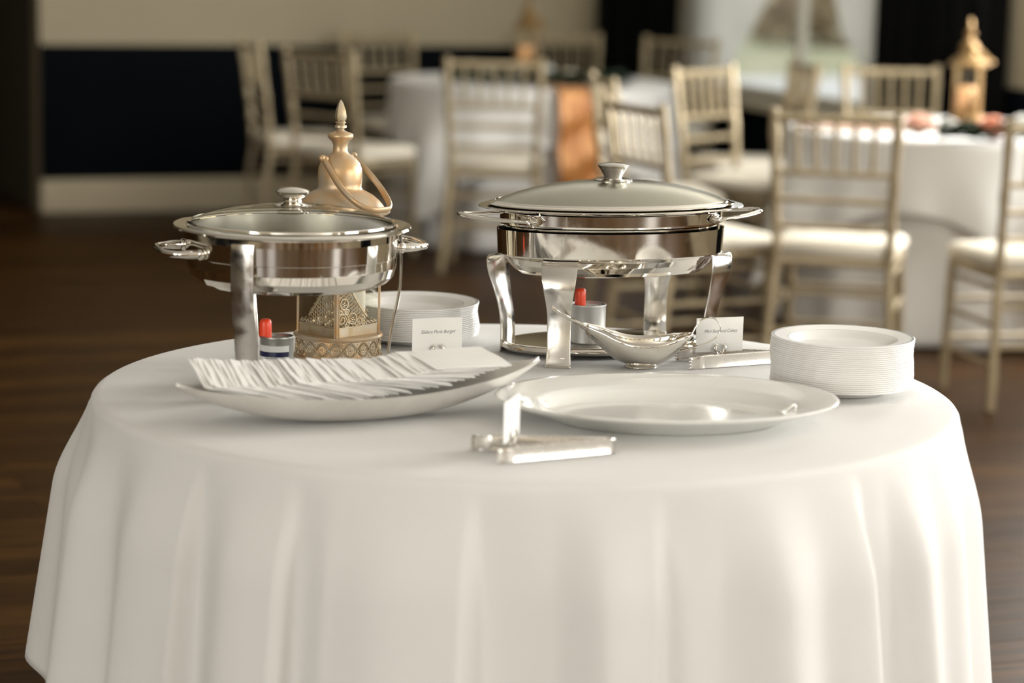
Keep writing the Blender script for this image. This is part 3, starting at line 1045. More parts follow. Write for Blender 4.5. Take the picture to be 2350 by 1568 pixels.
def make_lantern(loc, label, rz=0.0, group=None):
    t = thing('candle_lantern', label, 'lantern', loc, rz, group)
    def base():
        mb = MB()
        mb.lathe([(0.0, 0.0), (0.0765, 0.0), (0.0785, 0.003), (0.077, 0.006), (0.0725, 0.0075), (0.0725, 0.0355), (0.077, 0.037), (0.0785, 0.040), (0.076, 0.0435), (0.0, 0.0435)], 64)
        return mb.mesh('base_ring', M['gold'])
    b = part_of('base_ring', shared('base', base), t)
    def braid():
        mb = MB()
        n = 18
        for ph in (0, PI):
            mb.tube([(0.0735 * cos(a), 0.0735 * sin(a), 0.0215 + 0.0118 * sin(a * n / 2 + ph)) for a in [2 * PI * k / 180 for k in range(180)]], 0.0014, 5, closed=True, up=(0, 0, 1))
        for k in range(n):
            a = 2 * PI * (k + 0.5) / n
            e = Vector((cos(a), sin(a), 0)); s = Vector((-sin(a), cos(a), 0)); c = e * 0.0728 + Vector((0, 0, 0.0215))
            mb.tube([c + s * (0.0085 * cos(q)) + Vector((0, 0, 0.0085 * sin(q))) for q in [2 * PI * i / 14 for i in range(14)]], 0.0009, 5, closed=True, up=tuple(e))
            for i in range(8):
                q = 2 * PI * i / 8
                mb.ball(c + s * (0.0042 * cos(q)) + Vector((0, 0, 0.0042 * sin(q))), 0.0013, 5, 4)
            mb.ball(c, 0.0019, 6, 4)
            a2 = 2 * PI * k / n
            for z in (0.0105, 0.0325):
                mb.ball((0.0728 * cos(a2), 0.0728 * sin(a2), z), 0.0017, 5, 4)
        return mb.mesh('braid_relief', M['gold_pale'])
    part_of('braid_relief', shared('braid', braid), b)
    K = [(0, -0.070), (0.070, 0), (0, 0.070), (-0.070, 0)]
    def lip():
        mb = MB()
        rg = lambda k, z: [(x * k, y * k, z) for x, y in K]
        mb.rings([rg(1.0, 0.0435), rg(1.0, 0.060), rg(0.95, 0.060), rg(0.95, 0.0435)], True)
        return mb.mesh('panel_lip', M['gold_pale'], smooth=False)
    part_of('panel_lip', shared('lip', lip), t)
    for i in range(4):
        x, y = K[i]
        def post():
            mb = MB()
            mb.strap([(0, 0, 0.0435), (0, 0, 0.20), (0, 0, 0.256)], 0.0095, 0.0055, (1, 0, 0))
            mb.tube([(0, -0.003, 0.0435), (0, -0.003, 0.25)], 0.0022, 6)
            return mb.mesh('corner_post', M['gold'])
        o = part_of('corner_post', shared('post', post), t)
        o.location = (x, y, 0)
        o.rotation_euler = (0, 0, math.atan2(y, x) + PI / 2)
        o.scale = (0.55 if i % 2 else 1.0, 0.55 if i % 2 else 1.0, 1.0)
        x2, y2 = K[(i + 1) % 4]
        def pane():
            mb = MB()
            mb.box(0.004, 0.095, 0.0015, 0.0035, 0.058, 0.252)
            return mb.mesh('pane', M['glass'], smooth=False)
        ang = math.atan2(y2 - y, x2 - x)
        o = part_of('pane', shared('pane', pane), t)
        o.location = (x, y, 0)
        o.rotation_euler = (0, 0, ang)
        o = part_of('filigree', shared('filigree', filigree_mesh), t)
        o.location = (x, y, 0) if i % 2 == 0 else (x2, y2, 0)
        o.rotation_euler = (0, 0, ang if i % 2 == 0 else ang + PI)
    def dome():
        mb = MB()
        mb.lathe([(0.0, 0.252), (0.084, 0.252), (0.0875, 0.2545), (0.0875, 0.2585), (0.083, 0.2605), (0.0785, 0.2615), (0.0755, 0.266), (0.068, 0.275), (0.058, 0.2835), (0.048, 0.289), (0.043, 0.2915), (0.040, 0.293),
                  (0.0385, 0.295), (0.037, 0.298), (0.0382, 0.306), (0.0385, 0.320), (0.0375, 0.330), (0.034, 0.339), (0.028, 0.3465), (0.020, 0.352), (0.0145, 0.3555), (0.0125, 0.360), (0.0125, 0.370), (0.0145, 0.376),
                  (0.019, 0.380), (0.0215, 0.3825), (0.0222, 0.3855), (0.0215, 0.389), (0.019, 0.3905), (0.012, 0.3925), (0.008, 0.395), (0.0, 0.396)], 48)
        return mb.mesh('dome', M['gold'], angle=60)
    d = part_of('dome', shared('dome', dome), t)
    def fin():
        mb = MB()
        mb.lathe([(0.0085, 0.3935), (0.006, 0.3965), (0.007, 0.3985), (0.0105, 0.4), (0.0105, 0.4035), (0.0065, 0.4055), (0.0095, 0.4085), (0.007, 0.411)], 20, cap0=True)
        rs = []
        for r, h in ((0.006, 0.410), (0.0105, 0.4135), (0.0118, 0.419), (0.0098, 0.430), (0.0055, 0.441), (0.0012, 0.4475)):
            rs.append([(r * cos(a) * (1.0 if k % 2 else 0.86), r * sin(a) * (1.0 if k % 2 else 0.86), h) for k, a in enumerate([2 * PI * q / 8 + 0.3 for q in range(8)])])
        mb.rings(rs, True, True, True)
        return mb.mesh('finial', M['gold_pale'], angle=30)
    part_of('finial', shared('finial', fin), d)
    def bail():
        mb = MB()
        ax = Vector((0.65, 0.76, 0)); sw = Vector((0.76, -0.65, 0))
        o = Vector((-0.004, 0.004, 0.349))
        tip = o + sw * 0.106 + Vector((0, 0, -0.083))
        def Q(a, f, lift=0.0):
            return o.lerp(tip, f) + ax * a + Vector((0, 0, lift))
        pts = [Q(-0.036, -0.02), Q(-0.040, 0.16, -0.004), Q(-0.043, 0.38, -0.009), Q(-0.042, 0.62, -0.010), Q(-0.034, 0.84, -0.007), Q(-0.018, 0.97, -0.002), Q(0, 1.0), Q(0.018, 0.97, -0.002), Q(0.034, 0.84, -0.005),
               Q(0.042, 0.62, -0.004), Q(0.043, 0.38, -0.002), Q(0.040, 0.16), Q(0.036, -0.02)]
        mb.tube(spline(pts, 5), 0.0060, 8, flat=0.7)
        for s in (-1, 1):
            mb.ball(o + ax * (0.040 * s), 0.0062, 10, 6)
            mb.ball(o + ax * (0.032 * s) + Vector((0, 0, -0.003)), 0.0072, 10, 6)
        return mb.mesh('bail_handle', M['gold'], angle=60)
    part_of('bail_handle', shared('bail', bail), t)
    return t

def candle(loc, r, h, label, lit, group=None):
    t = thing('pillar_candle', label, 'candle', loc, 0, group)
    mb = MB()
    mb.lathe([(0.0, 0.0), (r, 0.0), (r, h - 0.004), (r - 0.003, h), (r * 0.8, h - 0.003), (0.0, h - 0.006)], 32)
    mb.obj('wax', M['candle_lit' if lit else 'candle'], t)
    mb = MB()
    mb.tube([(0, 0, h - 0.006), (0.001, 0, h + 0.004), (0.003, 0, h + 0.009)], 0.001, 6)
    mb.obj('wick', M['ink'], t)
    return t

LX = at(775, 836, z=TZ)
LANT = Vector((LX.x - 0.005, LX.y + 0.0765, TZ + 0.0004))
make_lantern(LANT, 'antique gold lantern with openwork base standing behind the round chafing dish', 0.03)
candle(LANT + Vector((0.010, 0.001, 0.0440)), 0.0365, 0.155, 'white pillar candle inside the lantern behind the round chafing dish', False)
for cen, px, py, nm in ((GB, 1210, 160, 'far'), (GC, 2216, 292, 'window')):
    q = at(px, py, D=cen.y + 0.06)
    p = Vector((q.x, cen.y + 0.06, TZ + 0.0105))
    ln = make_lantern(p, 'gold lantern with a lit candle in the middle of the %s table' % nm, 0.5, 'gold lanterns on the guest tables')
    ln.scale = (0.93, 0.93, 0.93)
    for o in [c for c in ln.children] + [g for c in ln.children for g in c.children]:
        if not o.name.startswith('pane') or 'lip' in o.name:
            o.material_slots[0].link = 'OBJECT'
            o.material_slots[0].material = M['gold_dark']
    candle(p + Vector((0, 0, 0.0412)), 0.036, 0.110, 'glowing orange pillar candle inside the lantern on the %s table' % nm, True, 'lit candles in the guest table lanterns')

# ------------------------------------------------------------------ round chafing dish with a glass lid
RC = at(668, 884, z=TZ)
RC.z += 0.0004
t = thing('round_chafing_dish', 'round chrome chafing dish with a clear glass lid on strap legs', 'chafing dish', RC)
mb = MB()
mb.lathe(MB.crisp([(0.1735, 0.252), (0.1717, 0.217), (0.1705, 0.2158), (0.1697, 0.200), (0.166, 0.186), (0.156, 0.175), (0.142, 0.1685), (0.125, 0.1655), (0.0, 0.1655)]), 96)
mb.obj('water_pan', M['chrome'], t)
mb = MB()
mb.lathe(MB.crisp([(0.1745, 0.2455), (0.1745, 0.2565), (0.1785, 0.2585), (0.187, 0.2600), (0.1915, 0.2605), (0.1930, 0.2625), (0.1915, 0.2650), (0.182, 0.2665), (0.1715, 0.2655), (0.1685, 0.2625)]), 96)
mb.cur = 1
mb.lathe([(0.1685, 0.2625), (0.1675, 0.2500), (0.166, 0.206), (0.155, 0.196), (0.0, 0.195)], 96)
fp = mb.obj('food_pan', [M['chrome'], M['pan_inside']], t)
# lid
mb = MB()
mb.lathe([(0.1665, 0.2665), (0.1695, 0.2680), (0.1690, 0.2705), (0.1655, 0.2715), (0.1625, 0.2700), (0.1635, 0.2670), (0.1665, 0.2665)], 96)
lid = mb.obj('lid_ring', M['chrome'], t)
mb = MB()
mb.lathe([(0.1645, 0.2690), (0.150, 0.2755), (0.125, 0.2835), (0.095, 0.2895), (0.060, 0.2940), (0.030, 0.2960), (0.002, 0.2965)], 72)
g = mb.obj('lid_glass', M['lid_glass'], lid)
mb = MB()
mb.lathe([(0.030, 0.2955), (0.0305, 0.2968), (0.028, 0.2980), (0.019, 0.2995), (0.0145, 0.3020), (0.0135, 0.3055), (0.0165, 0.3080), (0.0225, 0.3110), (0.0262, 0.3155), (0.0275, 0.3185), (0.0262, 0.3200), (0.021, 0.3225), (0.010, 0.3250), (0.0, 0.3255)], 40)
mb.obj('knob', M['chrome'], lid)
mb = MB()
for ang in (-1.1, -0.9):
    mb.lathe([(0.0028, 0.0), (0.003, 0.0006), (0.0022, 0.0012), (0.0, 0.0014)], 12, c=(0.12 * sin(ang), -0.12 * cos(ang) * 0.4 - 0.02, 0.2858))
mb.obj('steam_vent', M['steel'], lid)
# handles
for az, hh in ((-70, 0.2275), (112, 0.2300)):
    a = rad(az)
    e = Vector((sin(a), -cos(a), 0)); s = Vector((cos(a), sin(a), 0))
    def HP(r, q, z=0.0):
        return e * r + s * q + Vector((0, 0, hh + z))
    pts = [HP(0.160, -0.062), HP(0.180, -0.062), HP(0.198, -0.060), HP(0.211, -0.050), HP(0.218, -0.030), HP(0.2195, 0.0), HP(0.218, 0.030), HP(0.211, 0.050), HP(0.198, 0.060), HP(0.180, 0.062), HP(0.160, 0.062)]
    P = spline(pts, 5)
    mb = MB()
    n = len(P)
    rr = [0.0054 + 0.0020 * (1 - smoothstep(0.10, 0.22, min(i, n - 1 - i) / n)) for i in range(n)]
    mb.tube(P, rr, 12, up=(0, 0, 1))
    for q in (-0.062, 0.062):
        mb.ball(HP(0.165, q), 0.0092, 12, 8, 1.1)
    mb.obj('handle', M['chrome'], t)
# strap legs
for az in (-21, 96, 212.5):
    a = rad(az)
    e = Vector((sin(a), -cos(a), 0)); s = Vector((cos(a), sin(a), 0))
    prof = [(0.1755, 0.2500), (0.1765, 0.235), (0.177, 0.19), (0.176, 0.165), (0.1725, 0.14), (0.168, 0.12), (0.1655, 0.105), (0.162, 0.085), (0.159, 0.06), (0.156, 0.03), (0.154, 0.006), (0.150, 0.0012), (0.135, 0.0010)]
    P = spline([e * r + Vector((0, 0, h)) for r, h in prof], 4)
    mb = MB()
    n = len(P)
    wd = [0.040 if i < n * 0.5 else 0.040 - 0.001 * (i - n * 0.5) / n for i in range(n)]
    mb.strap(P, wd, 0.0022, s)
    mb.obj('leg', M['strap'], t, angle=60)
    mb = MB()
    mb.strap([e * 0.080 + Vector((0, 0, 0.010)), e * 0.120 + Vector((0, 0, 0.010)), e * 0.1555 + Vector((0, 0, 0.018))], 0.012, 0.002, s)
    mb.obj('leg_bracket', M['strap'], t)
mb = MB()
mb.lathe([(0.0, 0.0085), (0.088, 0.0085), (0.0905, 0.011), (0.0905, 0.017), (0.0885, 0.0195), (0.084, 0.0205), (0.0815, 0.0190), (0.0, 0.0188)], 64)
mb.obj('fuel_plate', M['chrome'], t)

def fuel_can(loc, r, h, label, m, cap_at, with_label):
    t = thing('fuel_can', label, 'fuel can', loc)
    mb = MB()
    mb.lathe([(0.0, 0.0), (r * 0.97, 0.0), (r, 0.0012), (r, 0.0025), (r * 0.985, 0.004), (r * 0.985, h - 0.005), (r * 1.0, h - 0.0035), (r * 1.015, h - 0.0015), (r, h), (r * 0.95, h), (r * 0.94, h - 0.004),
              (r * 0.76, h - 0.0042), (r * 0.74, h - 0.0015), (r * 0.68, h - 0.0015), (r * 0.66, h - 0.003), (0.0, h - 0.003)], 48)
    mb.obj('body', m, t)
    mb = MB()
    k = 20
    def flute(rr, z):
        return [(cap_at[0] + (rr + (0.0003 if j % 2 else 0)) * cos(2 * PI * j / 40), cap_at[1] + (rr + (0.0003 if j % 2 else 0)) * sin(2 * PI * j / 40), z) for j in range(40)]
    mb.rings([flute(0.0098, h - 0.003), flute(0.0098, h + 0.014), flute(0.0094, h + 0.022), flute(0.0080, h + 0.0258), flute(0.0055, h + 0.0275), flute(0.001, h + 0.0278)], True, True, True)
    c = mb.obj('cap', M['cap_red'], t)
    c['label'] = 'red plastic screw cap'
    if with_label:
        def patch(a0, a1, z0, z1, off, n=24):
            m2 = MB()
            rr = r * 0.985 + off
            rows = [[(rr * sin(rad(a0 + (a1 - a0) * j / n)), -rr * cos(rad(a0 + (a1 - a0) * j / n)), z) for j in range(n + 1)] for z in (z0, z1)]
            m2.rings(rows, closed=False)
            return m2
        lb = patch(-120, 52, 0.004, 0.0495, 0.0002).obj('paper_label', M['label_white'], t, angle=180)
        patch(-120, 51, 0.031, 0.0395, 0.0004).obj('navy_band', M['label_navy'], lb, angle=180)
        m3 = MB()
        rnd = random.Random(3)
        for i in range(8):
            z = 0.0285 - i * 0.0030
            a = -38 + rnd.uniform(0, 3)
            while a < 46 - rnd.uniform(0, 6):
                wln = rnd.uniform(2.0, 7.0)
                m3.cur = 0
                pm = patch(a, min(a + wln, 48), z, z + 0.0013, 0.0004, 3)
                m3.add(pm.v, pm.f)
                a += wln + 1.4
        f = m3.obj('fine_print', M['ink'], lb, angle=180)
        f['kind'] = 'stuff'
    return t
fuel_can(RC + Vector((-0.0235, -0.004, 0.0190)), 0.0277, 0.063, 'fuel can with red cap and a navy banded label under the round chafing dish', M['can'], (-0.0185, -0.002), True)

# ------------------------------------------------------------------ oval chafing dish
OC = Vector((0.172, 4.51, TZ + 0.0004))
PSI = rad(18)
t = thing('oval_chafing_dish', 'large oval chrome chafing dish with a satin domed lid and four curved legs', 'chafing dish', OC, PSI)
mb = MB()
mb.oval(MB.crisp([(0.2075, 0.118, 0.2255), (0.2102, 0.1207, 0.2265), (0.2078, 0.1183, 0.1825), (0.2063, 0.1168, 0.1805), (0.200, 0.111, 0.1795), (0.193, 0.105, 0.1740), (0.187, 0.100, 0.1640), (0.178, 0.093, 0.1540), (0.168, 0.085, 0.1475),
         (0.155, 0.076, 0.1450), (0.03, 0.015, 0.1445)]), 96, cap1=True)
mb.obj('water_pan', M['chrome'], t)
mb = MB()
mb.oval(MB.crisp([(0.196, 0.108, 0.222), (0.197, 0.109, 0.2315), (0.2040, 0.1150, 0.2345), (0.2045, 0.1155, 0.2375), (0.2056, 0.1166, 0.2560), (0.2090, 0.120, 0.2590), (0.2330, 0.138, 0.2628), (0.2430, 0.1450, 0.2640), (0.2448, 0.1465, 0.2652),
         (0.2435, 0.1455, 0.2664), (0.231, 0.1355, 0.2668), (0.214, 0.1195, 0.2672)]), 96)
mb.obj('food_pan', M['chrome'], t)
mb = MB()
mb.oval([(0.219, 0.1245, 0.2680), (0.2270, 0.1310, 0.2685), (0.2282, 0.1322, 0.2700), (0.2262, 0.1305, 0.2716), (0.2190, 0.1240, 0.2728), (0.2172, 0.1225, 0.2748), (0.2150, 0.1205, 0.2754), (0.2130, 0.1190, 0.2740)], 96)
lid = mb.obj('lid_rim', M['chrome'], t)
mb = MB()
mb.oval([(0.2134, 0.1194, 0.2742), (0.200, 0.1115, 0.2798), (0.177, 0.0990, 0.2878), (0.148, 0.0835, 0.2955), (0.115, 0.0655, 0.3020), (0.080, 0.0460, 0.3065), (0.045, 0.0270, 0.3090), (0.015, 0.0090, 0.3100)], 96, cap1=True)
mb.obj('lid_dome', M['lid_satin'], lid, angle=180)
mb = MB()
mb.lathe([(0.034, 0.3085), (0.0345, 0.3105), (0.031, 0.3120), (0.0155, 0.3125), (0.0150, 0.3135), (0.0165, 0.3180), (0.0225, 0.3280), (0.0268, 0.3335), (0.0275, 0.3355), (0.0262, 0.3370), (0.017, 0.3395), (0.0, 0.3405)], 40)
mb.obj('knob', M['steel'], lid)
for s in (-1, 1):
    hz = 0.2460
    pts = []
    for ang in (30, 21, 12):
        pass
    pan = lambda d: Vector((s * 0.2060 * cos(rad(d)), 0.117 * sin(rad(d)), hz))
    A, B = pan(-36), pan(36)
    pts = [A + Vector((-s * 0.006, -0.002, -0.001)), A + Vector((s * 0.018, -0.006, 0)), Vector((s * 0.222, -0.054, hz + 0.001)), Vector((s * 0.250, -0.036, hz + 0.003)), Vector((s * 0.274, -0.018, hz + 0.006)), Vector((s * 0.280, 0, hz + 0.007)),
           Vector((s * 0.274, 0.018, hz + 0.006)), Vector((s * 0.250, 0.036, hz + 0.003)), Vector((s * 0.222, 0.054, hz + 0.001)), B + Vector((s * 0.018, 0.006, 0)), B + Vector((-s * 0.006, 0.002, -0.001))]
    P = spline(pts, 5)
    mb = MB()
    mb.tube(P, 0.0058, 10, flat=0.62, up=(1, 0, 0))
    h = mb.obj('handle', M['chrome'], t)
    for q, sg in ((A, -1), (B, 1)):
        nrm = Vector((q.x / 0.206 ** 2, q.y / 0.117 ** 2, 0)).normalized()
        tg = Vector((-nrm.y, nrm.x, 0))
        mb = MB()
        mb.strap([q + nrm * 0.0015 - tg * 0.017, q + nrm * 0.003 - tg * 0.008, q + nrm * 0.003 + tg * 0.008, q + nrm * 0.0015 + tg * 0.017], [0.003, 0.017, 0.017, 0.003], 0.003, (0, 0, 1))
        mb.obj('lug', M['chrome'], h)
        mb = MB()
        m4 = Matrix.Translation(q + nrm * 0.004) @ nrm.to_track_quat('Z', 'Y').to_matrix().to_4x4()
        mb.lathe([(0.0062, 0), (0.006, 0.0018), (0.004, 0.0032), (0.0, 0.0037)], 16)
        mb.xform(m4)
        mb.obj('rivet', M['steel'], h)
inv = Matrix.Rotation(-PSI, 4, 'Z')
for d in (-128, 165, 52, -15):
    a = rad(d)
    top = Vector((0.203 * cos(a), 0.1135 * sin(a), 0))
    nrm = Vector((cos(a) / 0.203, sin(a) / 0.1135, 0)).normalized()
    foot = {-128: inv @ Vector((-0.092, -0.172, 0)), 52: inv @ Vector((0.092, 0.172, 0)), 165: inv @ Vector((-0.180, -0.012, 0)), -15: inv @ Vector((0.180, 0.012, 0))}[d]
    out = (foot - top * 0.8)
    out.z = 0
    out.normalize()
    e = inv @ Vector({-15: (0.80, -0.60, 0), 165: (-0.80, 0.60, 0), -128: (-0.12, -0.99, 0), 52: (0.12, 0.99, 0)}[d])
    def LP(f, h, o):
        return top.lerp(foot, f) + e * (o * (0.5 if d in (165, -15) else 1.0)) + Vector((0, 0, h))
    pts = [LP(0, 0.1790, -0.006), LP(0.02, 0.1770, 0.004), LP(0.08, 0.170, 0.013), LP(0.2, 0.156, 0.0175), LP(0.35, 0.138, 0.016), LP(0.5, 0.115, 0.009), LP(0.66, 0.088, 0.001), LP(0.8, 0.060, -0.004), LP(0.9, 0.035, -0.004), LP(0.97, 0.014, -0.001), LP(1.0, 0.0035, 0.0015), LP(1.0, 0.0011, 0.0075)]
    P = spline(pts, 5)
    n = len(P)
    wd = []
    for i in range(n):
        h = P[i].z
        wd.append(0.041 + 0.022 * smoothstep(0.08, 0.175, h) + 0.003 * smoothstep(0.03, 0.0, h))
    tg = Vector((-e.y, e.x, 0))
    mb = MB()
    mb.strap(P, wd, 0.0026, tg)
    mb.obj('leg', M['strap'], t, angle=60)
    mb = MB()
    pl = Vector((0.172 * cos(a), 0.092 * sin(a), 0.006))
    mb.strap([pl * 0.96, pl.lerp(foot, 0.5) + Vector((0, 0, 0.004)), foot - e * 0.002 + Vector((0, 0, 0.016))], 0.022, 0.002, tg)
    mb.obj('leg_bracket', M['strap'], t)
mb = MB()
mb.oval([(0.02, 0.01, 0.005), (0.176, 0.100, 0.005), (0.1835, 0.1065, 0.0075), (0.1865, 0.109, 0.012), (0.1835, 0.1065, 0.0175), (0.178, 0.1015, 0.0205), (0.174, 0.098, 0.0200), (0.02, 0.01, 0.0195)], 96, cap0=True, cap1=True)
mb.v = [(x - 0.004, y + 0.028, z) for x, y, z in mb.v]
mb.obj('base_plate', M['chrome'], t)
fuel_can(Vector((0.134, 4.50, TZ + 0.0203)), 0.0322, 0.069, 'plain silver fuel can with red cap on the mirror plate of the oval chafing dish', M['can_pale'], (-0.0145, -0.002), False)

# ------------------------------------------------------------------ plates
def plate_mesh():
    mb = MB()
    prof_w = [(0.0, 0.0), (0.068, 0.0), (0.074, 0.0018), (0.080, 0.0056), (0.088, 0.0106), (0.100, 0.0131), (0.1160, 0.0148), (0.1176, 0.0147), (0.1181, 0.0153), (0.1181, 0.0170), (0.1170, 0.0176)]
    mb.lathe(prof_w, 72)
    mb.cur = 1
    mb.lathe([(0.1170, 0.0176), (0.1125, 0.0171)], 72)
    mb.cur = 0
    mb.lathe([(0.1125, 0.0171), (0.1010, 0.0153), (0.0905, 0.0133)], 72)
    mb.cur = 1
    mb.lathe([(0.0905, 0.0133), (0.0895, 0.0130)], 72)
    mb.cur = 0
    mb.lathe([(0.0895, 0.0130), (0.0865, 0.0119), (0.0785, 0.0070), (0.071, 0.0030), (0.066, 0.0022), (0.0, 0.0022)], 72)
    me = mb.mesh('dinner_plate', [M['plastic_white'], M['silver_band']], angle=70)
    return me
PM = plate_mesh()
def plate_stack(c, n, step, where, group, seed, drift):
    rnd = random.Random(seed)
    for i in range(n):
        o = bpy.data.objects.new('dinner_plate', PM)
        C.objects.link(o)
        f = i / n
        o.location = (c.x + drift * sin(f * 7.0) + rnd.uniform(-0.0003, 0.0003), c.y + rnd.uniform(-0.0003, 0.0003), TZ + 0.0005 + step * i)
        o.rotation_euler = (0, 0, rnd.uniform(0, 6.28))
        if i == n - 1:
            lab = 'topmost white plate with silver rim lines on the %s' % where
        elif i == 0:
            lab = 'bottom white plate resting on the cloth under the %s' % where
        else:
            lab = 'white silver rimmed plate in the middle of the %s' % where
        tag(o, lab, 'plate', group)
SR = at(1937, 917, z=TZ)
plate_stack(Vector((SR.x + 0.003, SR.y + 0.0735, 0)), 24, 0.0033, 'tall plate stack right of the tongs', 'plates of the right stack', 2, 0.0012)
SL = at(960, 797, z=TZ)
plate_stack(Vector((SL.x - 0.012, SL.y + 0.0735, 0)), 18, 0.0033, 'plate stack behind the pork burger card', 'plates of the back stack', 5, 0.002)

# ------------------------------------------------------------------ oval platter
pc = at(1531, 913, z=TZ + 0.036)
mb = MB()
mb.oval([(0.02, 0.012, 0.003), (0.160, 0.112, 0.003), (0.166, 0.117, 0.0), (0.171, 0.121, 0.0), (0.176, 0.125, 0.003), (0.195, 0.140, 0.0105), (0.225, 0.164, 0.0205), (0.255, 0.190, 0.0300), (0.2655, 0.2015, 0.0345), (0.2680, 0.2035, 0.0370),
         (0.2660, 0.2020, 0.0390), (0.260, 0.1965, 0.0385), (0.240, 0.176, 0.0335), (0.215, 0.153, 0.0285), (0.205, 0.143, 0.0260), (0.198, 0.137, 0.0215), (0.190, 0.130, 0.0140), (0.180, 0.122, 0.0100), (0.165, 0.110, 0.0085), (0.02, 0.012, 0.0080)], 112, cap0=True, cap1=True)
o = mb.obj('serving_platter', M['porcelain'], None, angle=60)
o.location = (pc.x, pc.y, TZ + 0.0005)
o.rotation_euler = (0, 0, rad(6))
tag(o, 'large empty white oval platter in the front of the buffet table', 'platter')

# ------------------------------------------------------------------ boat shaped dish with napkins
dl, dr_ = at(400, 886, z=0.828), at(1240, 824, z=0.838)
dv = dr_ - dl
DL = math.hypot(dv.x, dv.y)
DYAW = math.atan2(dv.y, dv.x)
DC = Vector(((dl.x + dr_.x) / 2, (dl.y + dr_.y) / 2, TZ + 0.0006))
DW = 0.088
def dish_w(x):
    q = abs(2 * x / DL)
    return DW * max(0.0, 1 - q ** 2.1) ** 0.85
def dish_r(x):
    q = abs(2 * x / DL)
    return 0.044 + (0.020 if x < 0 else 0.030) * q ** 2
def dish_b(x):
    q = abs(2 * x / DL)
    return dish_r(x) - 0.044 * (1 - q ** 2.6) - 0.003
def dish_z(x, y):
    wv = max(dish_w(x), 1e-4)
    return dish_b(x) + (dish_r(x) - dish_b(x)) * min(1.0, abs(y) / wv) ** 2.3
t = thing('napkin_dish', 'long silver boat shaped dish holding paper napkins', 'dish', DC, DYAW)
mb = MB()
NXD, NYD = 72, 24
outer, inner = [], []
for i in range(NXD + 1):
    x = -DL / 2 + DL * i / NXD
    x = max(-DL / 2 + 0.0005, min(DL / 2 - 0.0005, x))
    wv = max(dish_w(x), 0.0012)
    ro, ri = [], []
    for j in range(NYD + 1):
        s = -1 + 2 * j / NYD
        s = math.copysign(abs(s) ** 0.8, s)
        y = wv * s
        z = dish_z(x, y)
        rib = 0.0006 * sin(x * 900) if abs(x) > 0.05 else 0.0
        ro.append((x, y, z + 0.003))
        k = max(0.0, wv - 0.0032) / wv
        ri.append((x * (1 - 0.004 / DL), y * k, z + 0.0062 * (1 - abs(s) ** 6) + 0.003 + rib * (1 - abs(s))))
    outer.append(ro)
    inner.append(ri)
mb.rings(outer, closed=False)
nb = len(mb.v)
mb.rings([list(reversed(r)) for r in inner], closed=False)
ring_o = [outer[i][0] for i in range(NXD + 1)] + [outer[i][-1] for i in range(NXD, -1, -1)]
ring_i = [inner[i][0] for i in range(NXD + 1)] + [inner[i][-1] for i in range(NXD, -1, -1)]
mb.rings([ring_o, ring_i], True)
mb.v = [(x, y, z - 0.0) for x, y, z in mb.v]
mz = min(p[2] for p in mb.v)
mb.v = [(x, y, z - mz) for x, y, z in mb.v]
DISH_DROP = mz
mb.obj('shell', M['dish_metal'], t, angle=50)

def napkin_mesh(seed):
    """folded paper napkin: x from its raised left edge, y along that edge; four plies seen at the edges"""
    rnd = random.Random(seed)
    mb = MB()
    L, Wd = 0.118, 0.112
    for ply in range(2):
        top, bot = [], []
        z0 = ply * 0.0009
        for i in range(9):
            u = i / 8
            rt, rb = [], []
            for j in range(7):
                s = j / 6 - 0.5
                wav = 0.0006 * sin(u * 5 + seed) + 0.0005 * sin(s * 7 + seed * 2 + ply)
                curl = -0.010 * max(0.0, (u - 0.55)) ** 1.5 * (0.5 + abs(s))
                x = u * L + 0.0005 * rnd.uniform(-1, 1) * (1 if i in (0, 8) else 0)
                y = s * Wd
                rt.append((x, y, z0 + wav + curl + 0.0006))
                rb.append((x, y, z0 + wav + curl))
            top.append(rt); bot.append(rb)
        ring = lambda g: [g[0][j] for j in range(7)] + [g[i][6] for i in range(1, 9)] + [g[8][j] for j in range(5, -1, -1)] + [g[i][0] for i in range(7, 0, -1)]
        mb.rings(top, closed=False)
        mb.rings([list(reversed(r)) for r in bot], closed=False)
        mb.rings([ring(bot), ring(top)], True)
    return mb.mesh('paper_napkin', M['napkin'], angle=60)
NM = [napkin_mesh(k) for k in range(4)]
rnd = random.Random(11)
DM = Matrix.Translation(DC) @ Matrix.Rotation(DYAW, 4, 'Z')
NN = 54
x = -0.264
